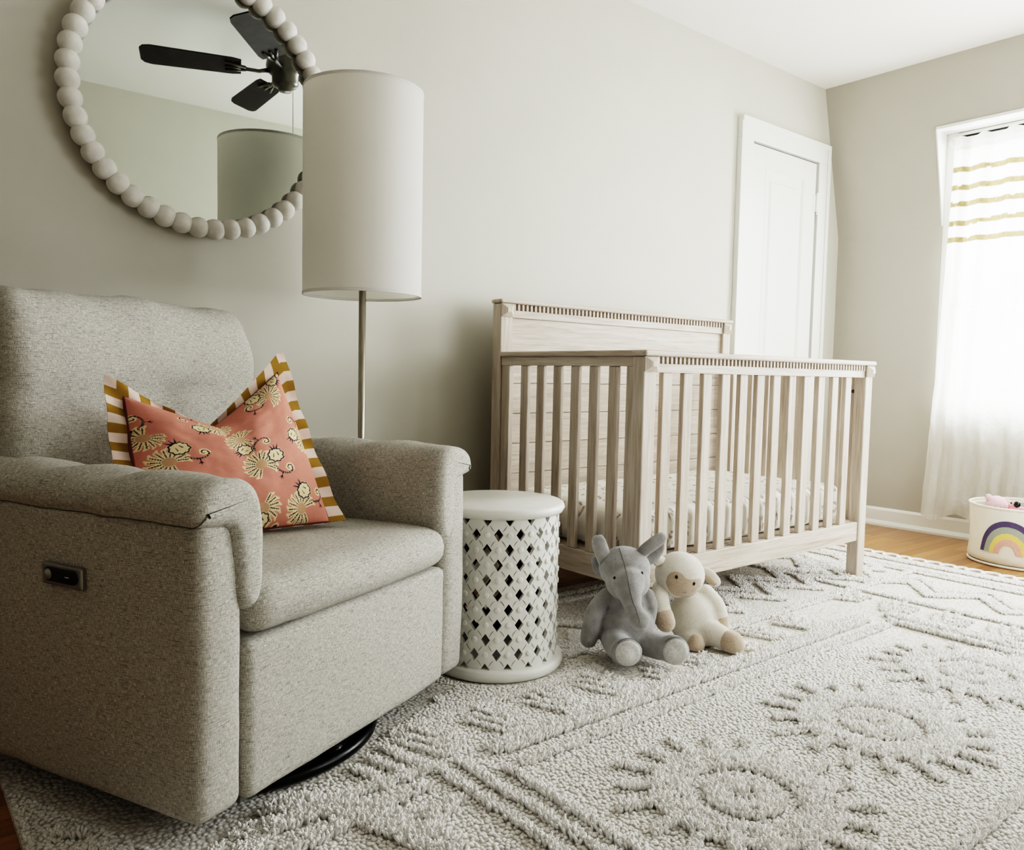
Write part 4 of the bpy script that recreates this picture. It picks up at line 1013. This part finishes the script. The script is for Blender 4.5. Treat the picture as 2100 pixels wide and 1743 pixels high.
# leave out what lies far outside the photographed part of the rug
keep = hh > 0
rel = np.stack([GX-CAM[0], GY-CAM[1]], -1); fwd = rel@_fw[:2]; sid = rel@np.array([_cy, -_sy])
keep &= (fwd > .35) & (np.abs(sid) < fwd*.78+.25)
tx = GX[keep]+rng.uniform(-.4, .4, keep.sum())*SP; ty = GY[keep]+rng.uniform(-.4, .4, keep.sum())*SP; th = hh[keep]*rng.uniform(.72, 1.15, keep.sum())
def tufts(tx, ty, th, r0, lean, seg=5, strands=3):
    n0 = len(tx); az0 = rng.uniform(0, 2*PI, n0)
    tx, ty, th = np.repeat(tx, strands), np.repeat(ty, strands), np.repeat(th, strands)*rng.uniform(.78, 1.12, n0*strands)
    n = len(tx); az = np.repeat(az0, strands)+np.tile(2*PI*np.arange(strands)/strands, n0)+rng.uniform(-.5, .5, n)
    dirx, diry = np.cos(az), np.sin(az); tx = tx+dirx*.0018; ty = ty+diry*.0018
    ln = rng.uniform(.2, 1., n)*lean; rr = r0*rng.uniform(.8, 1.2, n)
    prof = [(0., .8, 0.), (.42, 1.1, .25), (.80, 1.08, .72), (1.0, .68, 1.0)]
    rot = rng.uniform(0, 2*PI, n); V = np.zeros((n, len(prof)*seg, 3), np.float32)
    for i, (hz, rs, lf) in enumerate(prof):
        for k in range(seg):
            a = rot+2*PI*k/seg
            V[:, i*seg+k, 0] = tx+dirx*ln*lf*th + np.cos(a)*rr*rs; V[:, i*seg+k, 1] = ty+diry*ln*lf*th+np.sin(a)*rr*rs; V[:, i*seg+k, 2] = RZ-.001+hz*th
    q = (len(prof)-1)*seg
    F = [(i*seg+k, i*seg+(k+1) % seg, (i+1)*seg+(k+1) % seg, (i+1)*seg+k) for i in range(len(prof)-1) for k in range(seg)] + [(q, q+1, q+2, q+3)]
    FF = (np.array(F)[None]+(np.arange(n)*len(prof)*seg)[:, None, None]).reshape(-1, 4)
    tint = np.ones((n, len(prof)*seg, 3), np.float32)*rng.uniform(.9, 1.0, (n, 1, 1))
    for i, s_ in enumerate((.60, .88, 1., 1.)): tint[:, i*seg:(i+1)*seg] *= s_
    return V.reshape(-1, 3), FF, tint.reshape(-1, 3)
Vt, Ft, Ct = tufts(tx, ty, th*.88, .0029, .62, 5)
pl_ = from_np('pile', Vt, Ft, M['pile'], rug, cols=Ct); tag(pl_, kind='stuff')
# low woven loops of the flat field: rows of little beads of yarn near the viewer
SPN = .0088; nxs = np.arange(RX0+.01, RX1-.01, SPN); nys = np.arange(RY0+.01, RY1-.01, SPN)
NX, NY = np.meshgrid(nxs, nys, indexing='ij'); NX = NX + (np.arange(len(nys)) % 2)[None]*SPN*.5
ii = np.clip(((NX-gx[0])/SP).round().astype(int), 0, len(gx)-1); jj = np.clip(((NY-gy[0])/SP).round().astype(int), 0, len(gy)-1)
rel = np.stack([NX-CAM[0], NY-CAM[1]], -1); fwd = rel@_fw[:2]; sid = rel@np.array([_cy, -_sy])
kn = (hh[ii, jj] == 0) & (fwd > .5) & (fwd < 2.35) & (np.abs(sid) < fwd*.72+.12)
lxn = (NX-CH[0])*cxv[0]+(NY-CH[1])*cxv[1]; lyn = (NX-CH[0])*cyv[0]+(NY-CH[1])*cyv[1]
kn &= ~((np.abs(lxn) < .42) & (lyn > .02) & (lyn < .8)) & (np.hypot(NX+3.08, NY+.76) > .196) & (np.hypot(NX-rc[0], NY-rc[1]) > .315)
kn &= ~foot[ii, jj]
for cx, cy in ((-2.611, -.86), (-1.296, -.86)): kn &= ~((np.abs(NX-cx) < .04) & (np.abs(NY-cy) < .04))
bx = NX[kn]+rng.uniform(-.42, .42, kn.sum())*SPN; by = NY[kn]+rng.uniform(-.42, .42, kn.sum())*SPN; n = len(bx)
seg_ = 6; pr = [(.0045, 0.), (.0046, .0022), (.0026, .0042)]; Vn = np.zeros((n, 3*seg_, 3), np.float32); sc = rng.uniform(.85, 1.15, n); el = rng.uniform(0, PI, n)
for i, (r_, z_) in enumerate(pr):
    for k in range(seg_):
        a = 2*PI*k/seg_; cx_ = math.cos(a)*r_*1.15; cy_ = math.sin(a)*r_*.88
        Vn[:, i*seg_+k, 0] = bx+sc*(cx_*np.cos(el)-cy_*np.sin(el)); Vn[:, i*seg_+k, 1] = by+sc*(cx_*np.sin(el)+cy_*np.cos(el)); Vn[:, i*seg_+k, 2] = RZ-.0006+z_*sc
Fn = [(i*seg_+k, i*seg_+(k+1) % seg_, (i+1)*seg_+(k+1) % seg_, (i+1)*seg_+k) for i in range(2) for k in range(seg_)] + [(12, 13, 14, 15), (12, 15, 16, 17)]
Fn = (np.array(Fn)[None]+(np.arange(n)*3*seg_)[:, None, None]).reshape(-1, 4)
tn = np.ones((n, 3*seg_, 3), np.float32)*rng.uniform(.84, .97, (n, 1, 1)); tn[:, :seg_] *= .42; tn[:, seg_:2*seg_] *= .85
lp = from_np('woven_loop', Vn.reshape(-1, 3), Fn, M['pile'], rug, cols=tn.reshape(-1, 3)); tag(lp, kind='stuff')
# knotted fringe along the far short edge
fg = MB(); y = RY1-.01
while y > -1.75:
    w = random.uniform(.045, .07); y2 = y-w
    mid = [(RX1-.004, y, .008), (RX1+.02, y-.005, .012), (RX1+.034, (y+y2)/2, .012), (RX1+.02, y2+.005, .012), (RX1-.004, y2, .008)]
    fg.tube(spline(mid, 4), .008, 6); fg.tube([(RX1+.03, (y+y2)/2, .012), (RX1+.055+random.uniform(-.008, .01), (y+y2)/2+random.uniform(-.012, .012), .008)], [.008, .004], 6)
    y = y2
fg.build('fringe', M['pile'], rug, True)
for o in rug.children:
    if o.name.startswith('fringe'):
        ca = o.data.color_attributes.new('Col', 'FLOAT_COLOR', 'POINT'); ca.data.foreach_set('color', np.ones(len(o.data.vertices)*4, np.float32))

# ------------------------------------------------------------------ light
def area(name, loc, rot, sx_, sy_, power, col=(1, 1, 1), spread=None):
    l = bpy.data.lights.new(name, 'AREA'); l.shape = 'RECTANGLE'; l.size = sx_; l.size_y = sy_; l.energy = power; l.color = col
    if spread: l.spread = spread
    o = bpy.data.objects.new(name, l); C.objects.link(o); o.location = loc; o.rotation_euler = rot; return o
area('window_daylight', (.42, -1.37, 1.42), (0, math.radians(90), 0), 1.5, 1.7, 105, (.93, .968, 1.))
area('added_fill_light', ((w2x0+w2x1)/2, YF-.30, 1.20), (math.radians(90), 0, 0), 1.75, 1.2, 13, (.93, .968, 1.))  # fill lamp added out of view, no known window there
w = bpy.data.worlds.new('world'); bpy.context.scene.world = w; w.use_nodes = True
bg = w.node_tree.nodes['Background']; bg.inputs[0].default_value = (.97, .99, 1, 1); bg.inputs[1].default_value = 1.6
sc_ = bpy.context.scene
sc_.view_settings.view_transform = 'Filmic'; sc_.view_settings.look = 'Very High Contrast'; sc_.view_settings.exposure = 1.15; sc_.view_settings.gamma = 1.0
sc_.cycles.max_bounces = 8; sc_.cycles.diffuse_bounces = 5; sc_.cycles.glossy_bounces = 3; sc_.cycles.transparent_max_bounces = 8; sc_.cycles.sample_clamp_indirect = 6
sc_.cycles.caustics_reflective = False; sc_.cycles.caustics_refractive = False; sc_.cycles.use_adaptive_sampling = True; sc_.cycles.adaptive_threshold = .045
try: sc_.cycles.use_denoising = True
except Exception: pass
